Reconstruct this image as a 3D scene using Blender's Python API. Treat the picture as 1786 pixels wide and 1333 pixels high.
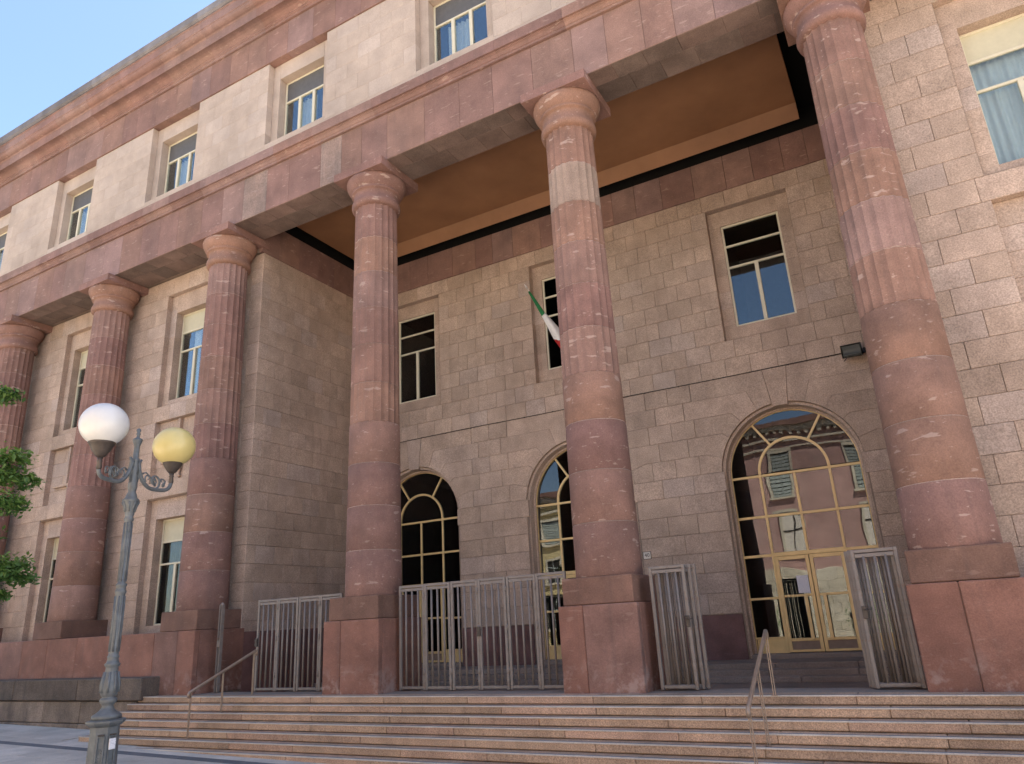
import bpy, bmesh, math, random
from mathutils import Vector, Matrix
R_ = math.radians
random.seed(7)
for o in list(bpy.data.objects): bpy.data.objects.remove(o)
scene = bpy.context.scene
COL = scene.collection

# ------------------------------------------------------------------ camera
CAMP = Vector((4.819, -11.40, 1.146)); YAW, PITCH, ROLL, FPX = -0.49482, 0.31983, -0.05582, 1258.67
fw = Vector((math.sin(YAW)*math.cos(PITCH), math.cos(YAW)*math.cos(PITCH), math.sin(PITCH)))
rt = fw.cross(Vector((0, 0, 1))).normalized(); up = rt.cross(fw)
rt2 = math.cos(ROLL)*rt + math.sin(ROLL)*up; up2 = -math.sin(ROLL)*rt + math.cos(ROLL)*up
cam_d = bpy.data.cameras.new('camera'); cam = bpy.data.objects.new('camera', cam_d); COL.objects.link(cam)
M3 = Matrix((rt2, up2, -fw)).transposed()
cam.matrix_world = Matrix.Translation(CAMP) @ M3.to_4x4()
cam_d.sensor_width = 36.0; cam_d.lens = FPX/1786*36; cam_d.clip_start = 0.05; cam_d.clip_end = 3000
scene.camera = cam
# ------------------------------------------------------------------ world, sun, exposure
SUN_EL, SUN_AZ = R_(57), R_(40)      # azimuth from +Y (behind the building) towards +X
world = bpy.data.worlds.new('World'); scene.world = world; world.use_nodes = True
wn = world.node_tree; sky = wn.nodes.new('ShaderNodeTexSky'); sky.sky_type = 'NISHITA'; sky.sun_disc = False
sky.sun_elevation = SUN_EL; sky.sun_rotation = SUN_AZ; sky.air_density = 1.0; sky.dust_density = 1.1; sky.ozone_density = 1.4
bg = wn.nodes['Background']; wn.links.new(sky.outputs[0], bg.inputs[0]); bg.inputs[1].default_value = 0.085
sd = bpy.data.lights.new('sun', 'SUN'); sd.energy = 5.0; sd.angle = R_(0.5); sd.color = (1, 0.93, 0.82)
so = bpy.data.objects.new('sun', sd); COL.objects.link(so)
sv = Vector((math.sin(SUN_AZ)*math.cos(SUN_EL), math.cos(SUN_AZ)*math.cos(SUN_EL), math.sin(SUN_EL)))
so.rotation_euler = (-sv).to_track_quat('-Z', 'Y').to_euler(); so.location = sv*60
scene.view_settings.view_transform = 'Standard'; scene.view_settings.look = 'None'
scene.view_settings.exposure = 2.24; scene.view_settings.gamma = 1.0
scene.view_settings.use_curve_mapping = False
scene.render.engine = 'CYCLES'
scene.cycles.max_bounces = 6; scene.cycles.diffuse_bounces = 4; scene.cycles.glossy_bounces = 3; scene.cycles.transparent_max_bounces = 10

# ------------------------------------------------------------------ mesh helpers
def mesh(name, v, f, mat, tint=None, smooth=False):
    me = bpy.data.meshes.new(name); me.from_pydata([tuple(p) for p in v], [], f)
    if mat: me.materials.append(MAT[mat])
    a = me.attributes.new('tint', 'FLOAT_COLOR', 'FACE')
    n = len(me.polygons)
    if tint is None: tint = (.5, .5, .5)
    flat = []
    if isinstance(tint, tuple):
        flat = list(tint)+[1]; flat = flat*n
    else:
        for t in tint: flat += [t[0], t[1], t[2], 1]
    a.data.foreach_set('color', flat)
    if smooth: me.polygons.foreach_set('use_smooth', [True]*n)
    me.update()
    return me
def link(name, me, parent=None):
    o = bpy.data.objects.new(name, me); COL.objects.link(o)
    if parent is not None: o.parent = parent
    return o
def obj(name, v, f, mat, parent=None, tint=None, smooth=False):
    return link(name, mesh(name, v, f, mat, tint, smooth), parent)
def tag(o, label=None, cat=None, group=None, kind=None):
    if label: o['label'] = label
    if cat: o['category'] = cat
    if group: o['group'] = group
    if kind: o['kind'] = kind
    return o
def empty(name, loc=(0, 0, 0), parent=None):
    o = bpy.data.objects.new(name, None); COL.objects.link(o); o.location = loc; o.empty_display_size = .2
    if parent is not None: o.parent = parent
    return o
class MB:
    def __init__(s): s.v = []; s.f = []; s.t = []
    def add(s, v, f, t=(.5, .5, .5)):
        b = len(s.v); s.v += [tuple(p) for p in v]; s.f += [[i+b for i in q] for q in f]
        s.t += [t]*len(f); return s
    def box(s, x0, x1, y0, y1, z0, z1, t=(.5, .5, .5)):
        return s.add(*box(x0, x1, y0, y1, z0, z1), t)
    def build(s, name, mat, parent=None, smooth=False): return obj(name, s.v, s.f, mat, parent, s.t, smooth)
def box(x0, x1, y0, y1, z0, z1):
    v = [(x0, y0, z0), (x1, y0, z0), (x1, y1, z0), (x0, y1, z0), (x0, y0, z1), (x1, y0, z1), (x1, y1, z1), (x0, y1, z1)]
    return v, [[0, 3, 2, 1], [4, 5, 6, 7], [0, 1, 5, 4], [1, 2, 6, 5], [2, 3, 7, 6], [3, 0, 4, 7]]
_CF = None
def cbox(x0, x1, y0, y1, z0, z1, c=.008):
    """box with every edge chamfered: 24 verts, 44 tris"""
    global _CF
    cx, cy, cz = (x0+x1)/2, (y0+y1)/2, (z0+z1)/2; hx, hy, hz = (x1-x0)/2, (y1-y0)/2, (z1-z0)/2
    c = min(c, hx*.45, hy*.45, hz*.45)
    v = []
    for sx in (-1, 1):
        for sy in (-1, 1):
            for sz in (-1, 1):
                v += [(cx+sx*hx, cy+sy*(hy-c), cz+sz*(hz-c)), (cx+sx*(hx-c), cy+sy*hy, cz+sz*(hz-c)), (cx+sx*(hx-c), cy+sy*(hy-c), cz+sz*hz)]
    if _CF is None:
        ix = lambda a, b, d, k: ((a > 0)*4+(b > 0)*2+(d > 0))*3+k
        F = []
        for s in (-1, 1):
            F.append([ix(s, -1, -1, 0), ix(s, 1, -1, 0), ix(s, 1, 1, 0), ix(s, -1, 1, 0)])
            F.append([ix(-1, s, -1, 1), ix(1, s, -1, 1), ix(1, s, 1, 1), ix(-1, s, 1, 1)])
            F.append([ix(-1, -1, s, 2), ix(1, -1, s, 2), ix(1, 1, s, 2), ix(-1, 1, s, 2)])
            for t in (-1, 1):
                F.append([ix(s, t, -1, 0), ix(s, t, 1, 0), ix(s, t, 1, 1), ix(s, t, -1, 1)])
                F.append([ix(s, -1, t, 0), ix(s, 1, t, 0), ix(s, 1, t, 2), ix(s, -1, t, 2)])
                F.append([ix(-1, s, t, 1), ix(1, s, t, 1), ix(1, s, t, 2), ix(-1, s, t, 2)])
                for u in (-1, 1): F.append([ix(s, t, u, 0), ix(s, t, u, 1), ix(s, t, u, 2)])
        cc = Vector((cx, cy, cz)); G = []
        for q in F:
            p = [Vector(v[i]) for i in q]; n = (p[1]-p[0]).cross(p[2]-p[0]); m = sum(p, Vector())/len(p)-cc
            G.append(q if n.dot(m) > 0 else q[::-1])
        _CF = G
    return v, _CF
def rtint(): return (random.random(), random.random(), random.random())
def stone(name, x0, x1, y0, y1, z0, z1, mat, parent, c=.008, g=.004, tint=None):
    v, f = cbox(x0+g, x1-g, y0, y1, z0+g, z1-g, c)
    return obj(name, v, f, mat, parent, tint or rtint())
def prism(poly, y0, y1, sc=.99):
    """polygon in (x,z), front at y0 with a chamfer, back at y1"""
    n = len(poly); cx = sum(p[0] for p in poly)/n; cz = sum(p[1] for p in poly)/n
    S = lambda k, y: [(cx+(p[0]-cx)*k, y, cz+(p[1]-cz)*k) for p in poly]
    v = S(sc-.016, y0)+S(sc, y0+.008)+S(sc, y1)
    f = [list(range(n))]
    for i in range(n):
        j = (i+1) % n
        f += [[i+n, j+n, j, i], [i+2*n, j+2*n, j+n, i+n]]
    f.append(list(range(2*n, 3*n))[::-1])
    a = sum(poly[i][0]*poly[(i+1) % n][1]-poly[(i+1) % n][0]*poly[i][1] for i in range(n))
    if a < 0: f = [q[::-1] for q in f]
    return v, f
def lathe(prof, seg=32, c=(0, 0, 0), cap=True, a0=0.0):
    v = []; f = []; n = len(prof)
    for r, z in prof:
        for i in range(seg):
            a = a0+2*math.pi*i/seg; v.append((c[0]+r*math.cos(a), c[1]+r*math.sin(a), c[2]+z))
    for k in range(n-1):
        for i in range(seg):
            j = (i+1) % seg; f.append([k*seg+i, k*seg+j, (k+1)*seg+j, (k+1)*seg+i])
    if cap:
        f.append(list(range(seg))[::-1]); f.append([(n-1)*seg+i for i in range(seg)])
    return v, f
def tube(pts, r, seg=8, closed=False):
    pts = [Vector(p) for p in pts]; n = len(pts); v = []; f = []
    rr = r if isinstance(r, (list, tuple)) else [r]*n
    prev = None
    for i, p in enumerate(pts):
        d = (pts[min(i+1, n-1)]-pts[max(i-1, 0)]).normalized()
        a = prev if prev is not None else (Vector((0, 0, 1)) if abs(d.z) < .9 else Vector((1, 0, 0)))
        x = (a-d*a.dot(d)).normalized(); prev = x; y = d.cross(x)
        for k in range(seg):
            t = 2*math.pi*k/seg; v.append(p+rr[i]*(math.cos(t)*x+math.sin(t)*y))
    for i in range(n-1):
        for k in range(seg):
            j = (k+1) % seg; f.append([i*seg+k, i*seg+j, (i+1)*seg+j, (i+1)*seg+k])
    f.append(list(range(seg))[::-1]); f.append([(n-1)*seg+k for k in range(seg)])
    return v, f
def bez(p0, p1, p2, p3, n=12):
    P = [Vector(p) for p in (p0, p1, p2, p3)]; out = []
    for i in range(n+1):
        t = i/n; u = 1-t; out.append(u**3*P[0]+3*u*u*t*P[1]+3*u*t*t*P[2]+t**3*P[3])
    return out
def px(p):
    d = Vector(p)-CAMP; z = d.dot(fw)
    if z < .1: return None
    return (893+FPX*d.dot(rt2)/z, 666.5-FPX*d.dot(up2)/z)

# ------------------------------------------------------------------ materials
MAT = {}
class NB:
    def __init__(s, name):
        s.m = bpy.data.materials.new(name); s.m.use_nodes = True; s.t = s.m.node_tree; s.t.nodes.clear(); MAT[name] = s.m
    def n(s, ty, props=None, **inp):
        d = s.t.nodes.new(ty)
        for k, v in (props or {}).items(): setattr(d, k, v)
        for k, v in inp.items():
            key = int(k[1:]) if k[0] == 'i' and k[1:].isdigit() else k.replace('_', ' ')
            s.set(d.inputs[key], v)
        return d
    def set(s, sock, v):
        if isinstance(v, bpy.types.NodeSocket): s.t.links.new(v, sock)
        elif isinstance(v, bpy.types.Node): s.t.links.new(v.outputs[0], sock)
        else: sock.default_value = v
    def ramp(s, fac, stops, interp='LINEAR'):
        r = s.n('ShaderNodeValToRGB', i0=fac); r.color_ramp.interpolation = interp
        e = r.color_ramp.elements
        while len(e) < len(stops): e.new(.5)
        for k, (p, c) in enumerate(stops):
            e[k].position = p; e[k].color = (c, c, c, 1) if not isinstance(c, tuple) else (*c, 1)
        return r.outputs[0]
    def math(s, op, a, b=0.0, c=0.0):
        return s.n('ShaderNodeMath', {'operation': op}, i0=a, i1=b, i2=c).outputs[0]
    def mix(s, fac, a, b, mode='MIX'):
        d = s.n('ShaderNodeMix', {'data_type': 'RGBA', 'blend_type': mode}); s.set(d.inputs[0], fac)
        for k, v in ((6, a), (7, b)): s.set(d.inputs[k], (*v, 1) if isinstance(v, tuple) and len(v) == 3 else v)
        return d.outputs[2]
    def noise(s, vec, scale, detail=3, rough=.55):
        return s.n('ShaderNodeTexNoise', Vector=vec, Scale=scale, Detail=detail, Roughness=rough).outputs[0]
    def vscale(s, vec, sc): return s.n('ShaderNodeVectorMath', {'operation': 'MULTIPLY'}, i0=vec, i1=sc).outputs[0]
    def out(s, sh): s.n('ShaderNodeOutputMaterial', i0=sh)
    def pbr(s, col, rough=.8, bump=None, bs=.4, bd=.02, spec=.3, metal=0.0):
        b = s.n('ShaderNodeBsdfPrincipled', Roughness=rough, Metallic=metal)
        b.inputs['Specular IOR Level'].default_value = spec
        s.set(b.inputs['Base Color'], (*col, 1) if isinstance(col, tuple) else col)
        if bump is not None:
            s.set(b.inputs['Normal'], s.n('ShaderNodeBump', Height=bump, Strength=bs, Distance=bd).outputs[0])
        s.out(b.outputs[0]); return b
def stone_mat(name, stops, speck=.25, speck_scale=55, fleck=0.0, fleck_col=(.5, .38, .34), stain=.25, blot=.22, bright=.3, fl_sc=(2.2, 2.2, 9), bs=.5, pits=0.0, stain_col=(.11, .075, .065), bloom=0.0):
    b = NB(name)
    pos = b.n('ShaderNodeNewGeometry').outputs['Position']
    at = b.n('ShaderNodeAttribute', {'attribute_name': 'tint'}).outputs['Color']
    sp = b.n('ShaderNodeSeparateColor', i0=at)
    p2 = b.n('ShaderNodeVectorMath', {'operation': 'MULTIPLY_ADD'}, i0=at, i1=(37.0, 37.0, 37.0), i2=pos).outputs[0]
    col = b.ramp(sp.outputs[0], stops)
    n1 = b.noise(p2, 1.7, 3, .6)
    col = b.mix(1.0, col, b.ramp(n1, [(.3, 1-blot), (.7, 1+blot)]), 'MULTIPLY')
    n2 = b.noise(p2, speck_scale, 2, .7)
    col = b.mix(1.0, col, b.ramp(n2, [(.32, 1-speck), (.5, 1.0), (.68, 1+speck)]), 'MULTIPLY')
    if fleck > 0:
        nf = b.noise(b.vscale(p2, fl_sc), 1.6, 3, .5)
        fk = b.ramp(nf, [(.645, 0.0), (.69, 1.0)])
        col = b.mix(b.math('MULTIPLY', fk, fleck), col, fleck_col)
        nf2 = b.noise(b.vscale(p2, (fl_sc[0]*4, fl_sc[1]*4, fl_sc[2]*2.2)), 1.6, 2, .5)
        fk2 = b.ramp(nf2, [(.68, 0.0), (.72, 1.0)])
        col = b.mix(b.math('MULTIPLY', fk2, fleck*.8), col, fleck_col)
    if pits > 0:
        npt = b.noise(p2, 17, 3, .65)
        col = b.mix(b.math('MULTIPLY', b.ramp(npt, [(.27, 1.0), (.33, 0.0)]), pits), col, stain_col)
    nb2 = b.noise(pos, .42, 4, .62)
    col = b.mix(1.0, col, b.ramp(nb2, [(.32, .84), (.5, 1.0), (.68, 1.12)]), 'MULTIPLY')
    ns = b.noise(b.vscale(pos, (1.0, 1.0, .35)), 1.1, 4, .65)
    col = b.mix(b.math('MULTIPLY', b.ramp(ns, [(.5, 0.0), (.72, 1.0)]), stain), col, stain_col)
    nv = b.noise(b.vscale(pos, (7.0, 7.0, .25)), 1.0, 2, .6)
    col = b.mix(b.math('MULTIPLY', b.ramp(nv, [(.56, 0.0), (.75, 1.0)]), stain*.6), col, stain_col)
    if bloom > 0:
        zz = b.n('ShaderNodeSeparateXYZ', i0=pos).outputs[2]
        bl = b.math('MULTIPLY', b.ramp(b.noise(pos, 3.2, 4, .7), [(.5, 0.0), (.62, 1.0)]), b.ramp(zz, [(.05, 1.0), (.55, 0.0)]))
        col = b.mix(b.math('MULTIPLY', bl, bloom), col, (.40, .29, .25))
    g = b.math('MULTIPLY_ADD', sp.outputs[1], bright, 1-bright/2)
    col = b.mix(1.0, col, g, 'MULTIPLY')
    h = b.math('ADD', b.math('MULTIPLY', n2, .6), b.noise(p2, 9, 3, .6))
    b.pbr(col, .86, h, bs, .012, .25)
RED = [(0, (.205, .118, .100)), (.35, (.228, .130, .106)), (.6, (.242, .140, .108)), (.85, (.26, .160, .132)), (1, (.238, .148, .132))]
stone_mat('red_stone', RED, .16, 50, .38, (.44, .31, .25), .30, .16, .16, pits=.3)
stone_mat('red_base', [(0, (.215, .102, .073)), (.5, (.24, .116, .083)), (1, (.225, .122, .095))], .14, 50, .22, (.42, .28, .22), .40, .22, .18, pits=.35, bloom=.6)
stone_mat('base_block_stone', [(0, (.165, .092, .066)), (1, (.20, .108, .078))], .14, 50, .2, (.42, .28, .22), .35, .22, .18, pits=.3)
stone_mat('patched_stone', [(0, (.26, .178, .145)), (1, (.28, .195, .16))], .2, 30, .2, (.4, .33, .3), .5, .2, .2, pits=.9, stain_col=(.09, .08, .078))
stone_mat('soffit_shade_stone', [(0, (.135, .098, .082)), (.6, (.165, .112, .092)), (1, (.185, .122, .102))], .2, 45, .1, (.3, .22, .18), .5, .25, .35, pits=.3)  # mottled stone, darkened: shade under the architrave is put into the colour
stone_mat('nosing_pale', [(0, (.50, .43, .36)), (1, (.53, .46, .39))], .15, 60, 0, (.5, .5, .5), .2, .12, .1)
stone_mat('nosing_grey', [(0, (.16, .16, .17)), (1, (.18, .18, .19))], .15, 60, 0, (.5, .5, .5), .2, .12, .1)
stone_mat('column_stone', [(0, (.212, .115, .096)), (.35, (.236, .13, .104)), (.6, (.255, .142, .10)), (.85, (.252, .152, .128)), (1, (.335, .245, .185))], .15, 45, .6, (.46, .335, .275), .34, .2, .20, (1.9, 1.9, 6), pits=.4)
stone_mat('wall_stone', [(0, (.385, .283, .218)), (.4, (.41, .302, .234)), (.75, (.425, .31, .24)), (1, (.41, .315, .262))], .28, 42, .10, (.54, .45, .37), .26, .15, .09, (4, 4, 6), .7, pits=.65, stain_col=(.15, .108, .085))
stone_mat('attic_stone', [(0, (.415, .325, .262)), (.5, (.43, .338, .274)), (1, (.44, .352, .294))], .10, 45, 0, (.6, .5, .5), .08, .09, .06, pits=.15, stain_col=(.25, .19, .15))
stone_mat('step_stone', [(0, (.40, .268, .182)), (.5, (.45, .30, .20)), (1, (.43, .272, .192))], .38, 60, .05, (.5, .4, .3), .42, .16, .22, bs=.4, pits=.45, stain_col=(.13, .09, .065))
stone_mat('paving', [(0, (.50, .445, .38)), (1, (.56, .50, .43))], .08, 30, 0, (.4, .4, .4), .18, .12, .16, stain_col=(.16, .155, .15))
stone_mat('paving_dark', [(0, (.13, .13, .135)), (1, (.16, .16, .165))], .1, 30, 0, (.4, .4, .4), .1, .12, .1)
stone_mat('ledge_foot', [(0, (.21, .155, .115)), (1, (.25, .185, .14))], .25, 40, .05, (.4, .33, .28), .6, .3, .2, pits=.5, stain_col=(.06, .05, .045))
stone_mat('ledge_stone', [(0, (.105, .078, .06)), (1, (.135, .10, .076))], .25, 40, .05, (.4, .33, .28), .7, .3, .2, pits=.5, stain_col=(.05, .045, .042))
stone_mat('dado_stone', [(0, (.15, .078, .068)), (1, (.195, .10, .085))], .12, 50, .1, (.3, .2, .2), .15, .25, .2)
stone_mat('floor_stone', [(0, (.225, .172, .138)), (1, (.265, .205, .165))], .15, 40, 0, (.3, .3, .3), .2, .12, .15)
stone_mat('mortar', [(0, (.23, .17, .13)), (1, (.25, .185, .14))], .2, 50, 0)
stone_mat('gutter', [(0, (.13, .12, .125)), (1, (.17, .155, .155))], .1, 40, 0)
stone_mat('pink_plaster', [(0, (.40, .245, .215)), (1, (.42, .255, .225))], .05, 40, 0, (.4, .4, .4), .2, .14, .1, bs=.2, stain_col=(.38, .34, .31))
stone_mat('yellow_plaster', [(0, (.52, .42, .22)), (1, (.55, .45, .25))], .05, 40, 0, (.4, .4, .4), .1, .14, .1, bs=.2)
stone_mat('pale_trim', [(0, (.50, .44, .34)), (1, (.56, .50, .40))], .06, 40, 0, (.4, .4, .4), .1, .1, .1, bs=.2)
def plain(name, col, rough=.5, metal=0.0, spec=.4, var=.12, sc=8, bs=.1, rust=None):
    b = NB(name); pos = b.n('ShaderNodeTexCoord').outputs['Object']
    n = b.noise(pos, sc, 5, .6); c = b.mix(1.0, (*col, 1), b.ramp(n, [(.3, 1-var), (.7, 1+var)]), 'MULTIPLY')
    if rust:
        r = b.ramp(b.noise(pos, 14, 5, .7), [(.56, 0.0), (.64, 1.0)]); c = b.mix(b.math('MULTIPLY', r, .7), c, rust)
    b.pbr(c, rough, n, bs, .004, spec, metal)
plain('gate_paint', (.185, .152, .132), .5, .0, .45, .14, 10, rust=(.17, .105, .07))
plain('rail_paint', (.30, .215, .155), .42, .3, .5, .12, 10, rust=(.25, .17, .12))
plain('lamp_iron', (.105, .113, .118), .55, .2, .5, .25, 12, .3)
plain('lamp_dark', (.06, .046, .038), .5, .3, .5, .4, 9, .3)
plain('globe_white', (.54, .53, .515), .3, 0, .5, .07, 5, 0)
plain('globe_yellow', (.52, .42, .165), .3, 0, .5, .10, 3, 0)
plain('cream_frame', (.60, .54, .40), .45, 0, .4, .06)
plain('brass_frame', (.62, .44, .20), .4, .15, .5, .10, 5)
plain('beige_panel', (.52, .47, .33), .55, 0, .3, .05)
plain('grey_panel', (.105, .10, .098), .6, 0, .3, .1)
plain('kick_panel', (.22, .15, .11), .5, 0, .3, .1)
plain('room_dark', (.03, .027, .024), .9, 0, .1, .2)
plain('black_void', (.012, .011, .010), .9, 0, .05, .1)
plain('ceiling_brown', (.26, .128, .064), .6, 0, .3, .16, .7)
plain('curtain', (.72, .73, .74), .9, 0, .1, .05)
plain('curtain_beige', (.34, .31, .22), .9, 0, .1, .05)
plain('flood_black', (.018, .016, .015), .4, .2, .5, .2)
plain('cable_black', (.03, .022, .018), .6)
plain('flag_green', (.03, .16, .06), .8, 0, .1)
plain('flag_white', (.72, .70, .68), .8, 0, .1)
plain('flag_red', (.55, .04, .04), .8, 0, .1)
plain('pole_metal', (.55, .5, .45), .4, .5)
plain('sign_white', (.60, .54, .47), .5)
plain('sign_dark', (.05, .04, .04), .6)
plain('bark', (.10, .075, .055), .9, 0, .1, .4, 9, .8)
plain('shutter_grey', (.33, .36, .33), .7)
plain('asphalt', (.10, .10, .10), .9, 0, .2, .15, 30)
def glass(name, refl, tintc=(.82, .86, .85), fm=.5):
    b = NB(name); lw = b.n('ShaderNodeLayerWeight', Blend=.35)
    pos = b.n('ShaderNodeNewGeometry').outputs['Position']
    nz = b.n('ShaderNodeBump', Height=b.noise(pos, .9, 1, .4), Strength=.10, Distance=.05).outputs[0]
    gl = b.n('ShaderNodeBsdfGlossy', Color=(.95, .97, 1, 1), Roughness=.0, Normal=nz)
    tr = b.n('ShaderNodeBsdfTransparent', Color=(*tintc, 1))
    f = b.math('MULTIPLY_ADD', lw.outputs['Fresnel'], fm, refl)
    b.out(b.n('ShaderNodeMixShader', i0=f, i1=tr, i2=gl).outputs[0])
glass('glass', .04); glass('glass_clear', .02); glass('glass_dark', .0, (.6, .62, .62), .22)
def paper():
    b = NB('paper'); co = b.n('ShaderNodeTexCoord').outputs['Object']
    w = b.noise(b.vscale(co, (60.0, 60.0, 140.0)), 1.0, 2, .5)
    b.pbr(b.mix(b.math('MULTIPLY', b.ramp(w, [(.56, 0.0), (.62, 1.0)]), .55), (.66, .64, .66), (.25, .25, .3)), .7)
paper()
def leaf():
    b = NB('leaf'); at = b.n('ShaderNodeAttribute', {'attribute_name': 'tint'}).outputs['Color']
    r = b.n('ShaderNodeSeparateColor', i0=at)
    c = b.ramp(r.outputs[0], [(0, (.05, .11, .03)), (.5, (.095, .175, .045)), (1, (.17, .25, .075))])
    d = b.n('ShaderNodeBsdfPrincipled', Roughness=.5); b.set(d.inputs['Base Color'], c); d.inputs['Specular IOR Level'].default_value = .35
    t = b.n('ShaderNodeBsdfTranslucent', Color=b.mix(1.0, c, (1.3, 1.5, .7, 1), 'MULTIPLY'))
    b.out(b.n('ShaderNodeMixShader', i0=.32, i1=d.outputs[0], i2=t.outputs[0]).outputs[0])
leaf()

# ================================================================== SETTING: ground, steps, floor
S = 5.2
def gz(x): return -.70-.018*(x+11)
g = MB(); X0, X1 = -400, 400
g.add([(X0, -400, gz(-30)), (-30, -400, gz(-30)), (-30, 400, gz(-30)), (X0, 400, gz(-30))], [[0, 1, 2, 3]])
g.add([(-30, -400, gz(-30)), (20, -400, gz(20)), (20, 400, gz(20)), (-30, 400, gz(-30))], [[0, 1, 2, 3]])
g.add([(20, -400, gz(20)), (X1, -400, gz(20)), (X1, 400, gz(20)), (20, 400, gz(20))], [[0, 1, 2, 3]])
ground = g.build('pavement', 'paving'); tag(ground, 'grey stone pavement of the square', 'pavement', kind='structure')
# paving slabs that can be told apart, laid 4 mm above the sheet
def slab(x0, x1, y0, y1, mat='paving'):
    q = .004
    v = []
    for dz in (.004, .012):
        for (x, y) in ((x0+q, y0+q), (x1-q, y0+q), (x1-q, y1-q), (x0+q, y1-q)): v.append((x, y, gz(x)+dz))
    f = [[4, 5, 6, 7], [0, 1, 5, 4], [1, 2, 6, 5], [2, 3, 7, 6], [3, 0, 4, 7]]
    obj('paving_slab', v, f, mat, ground, rtint())
rows = [(-1.1, -1.72), (-1.72, -2.14), (-2.38, -3.1), (-3.1, -3.9), (-3.9, -4.7), (-4.7, -5.6)]
for k, (ya, yb) in enumerate(rows):
    x = -19-random.random()
    while x < -1:
        w = random.uniform(1.0, 1.7)
        if not (k == 0 and x+w > -10.95): slab(x, x+w, yb, ya)
        x += w
x = -20
while x < 0:
    slab(x, x+1.45, -2.38, -2.14, 'paving_dark'); x += 1.45
# steps
ST_H, ST_Y0, ST_T = .122, -.385, .25
core = MB()
for k in range(8):
    core.box(-10.90, 16, ST_Y0-ST_T*k+.05, .62, -ST_H*(k+1)+.02-.1, -ST_H*k-.03)
steps = core.build('entrance_steps', 'mortar'); tag(steps, 'wide flight of tan granite steps to the portico', 'steps', kind='structure')
for k in range(8):
    x = -10.93; first = True
    while x < 15:
        w = random.uniform(1.25, 2.3)*(random.uniform(.4, 1) if first else 1); first = False
        z1 = -ST_H*k; yf = ST_Y0-ST_T*k+random.uniform(-.003, .003)
        stone('step_slab', x, min(x+w, 15.5), yf, yf+(.42 if k else .40), z1-ST_H+.006, z1, 'step_stone', steps, .011, .003)
        x += w
for k in range(8):
    z1 = -ST_H*k; yf = ST_Y0-ST_T*k
    obj('nosing_strip', *cbox(-10.925, 15.4, yf-.012, yf+.022, z1-.014, z1+.005, .003), 'nosing_pale', steps, (.5, .5, .2))
    obj('grip_strip', *cbox(-10.90, 15.4, yf+.024, yf+.075, z1-.01, z1+.004, .002), 'nosing_grey', steps, (.5, .5, .2))
# terrace between the pedestals, the sunken portico floor and the low steps in front of the doors
tf = MB(); tf.box(-10.9, 16, .02, .62, -.3, -.004, (.6, .6, .3))
terrace = tf.build('terrace', 'floor_stone'); tag(terrace, 'grey stone strip under the gates', 'terrace', kind='structure')
pf = MB(); pf.box(-9.9, 5.1, .62, 6.2, -.5, -.204, (.2, .3, .4))
for (y0, zt) in ((3.7, -.10), (4.02, 0.0), (4.40, .10)): pass
pfloor = pf.build('portico_floor', 'floor_stone'); tag(pfloor, 'dark grey floor inside the portico', 'floor', kind='structure')
for (y0, y1, zb, zt) in ((3.7, 4.10, -.21, -.10), (4.02, 4.48, -.12, 0.0), (4.40, 5.60, -.02, .10)):
    x = -9.7
    while x < 4.7:
        w = random.uniform(1.5, 2.4); stone('step_slab', x, min(x+w, 4.86), y0, y1, zb, zt, 'floor_stone', pfloor, .01, .003); x += w

# ================================================================== COURTHOUSE
CH = empty('courthouse', (0, 0, 0))
tag(CH, 'massive stone courthouse with a portico of reddish fluted columns', 'building')
YW, YF = 5.61, 1.30         # portico back wall face, wing wall face
XL, XR = -9.75, 4.86        # portico side walls
WX0, WX1 = -33.0, 14.0      # ends of the wings built
WALL_SPECS = []             # (parent, verts, faces, tint)
def wblock(parent, x0, x1, y0, y1, z0, z1, c=.007, gp=.0026):
    v, f = cbox(x0+(gp if parent is not P_side else 0), x1-(gp if parent is not P_side else 0), y0+(gp if parent is P_side else 0), y1-(gp if parent is P_side else 0), z0+gp, z1-gp, c)
    WALL_SPECS.append((parent, v, f, rtint()))
def spans(a, b, holes):
    out = []; x = a
    for (h0, h1) in sorted(holes):
        if h1 <= x or h0 >= b: continue
        if h0 > x: out.append((x, h0))
        x = max(x, h1)
    if x < b: out.append((x, b))
    return out
def joints(a, b, ph, p, mn=.2):
    js = [a]; k = math.ceil((a-ph)/p)
    while ph+k*p < b-mn:
        x = ph+k*p+random.uniform(-.02, .02)
        if x-js[-1] > mn: js.append(x)
        k += 1
    js.append(b); return js
def grid(xs0, xs1, zs0, zs1, holes, y):
    xs = sorted({xs0, xs1} | {h[i] for h in holes for i in (0, 1)}); zs = sorted({zs0, zs1} | {h[i] for h in holes for i in (2, 3)})
    v = []; f = []
    for i in range(len(xs)-1):
        for j in range(len(zs)-1):
            cx, cz = (xs[i]+xs[i+1])/2, (zs[j]+zs[j+1])/2
            if any(h[0] < cx < h[1] and h[2] < cz < h[3] for h in holes): continue
            b = len(v); v += [(xs[i], y, zs[j]), (xs[i+1], y, zs[j]), (xs[i+1], y, zs[j+1]), (xs[i], y, zs[j+1])]; f.append([b, b+1, b+2, b+3])
    return v, f
BAYS = [-7.8, -2.6, 2.6]
WINS_B = [(c-1.0, c+1.0, 7.35, 10.95) for c in BAYS]
ARCH_R, ARCH_Z = 1.53, 4.08
holes = WINS_B+[(c-1.50, c+1.50, -.3, 5.58) for c in BAYS]
P_back = obj('portico_back_wall', *grid(XL-.3, XR+.3, -.3, 11.4, holes, YW+.03), 'mortar', CH)
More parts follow.
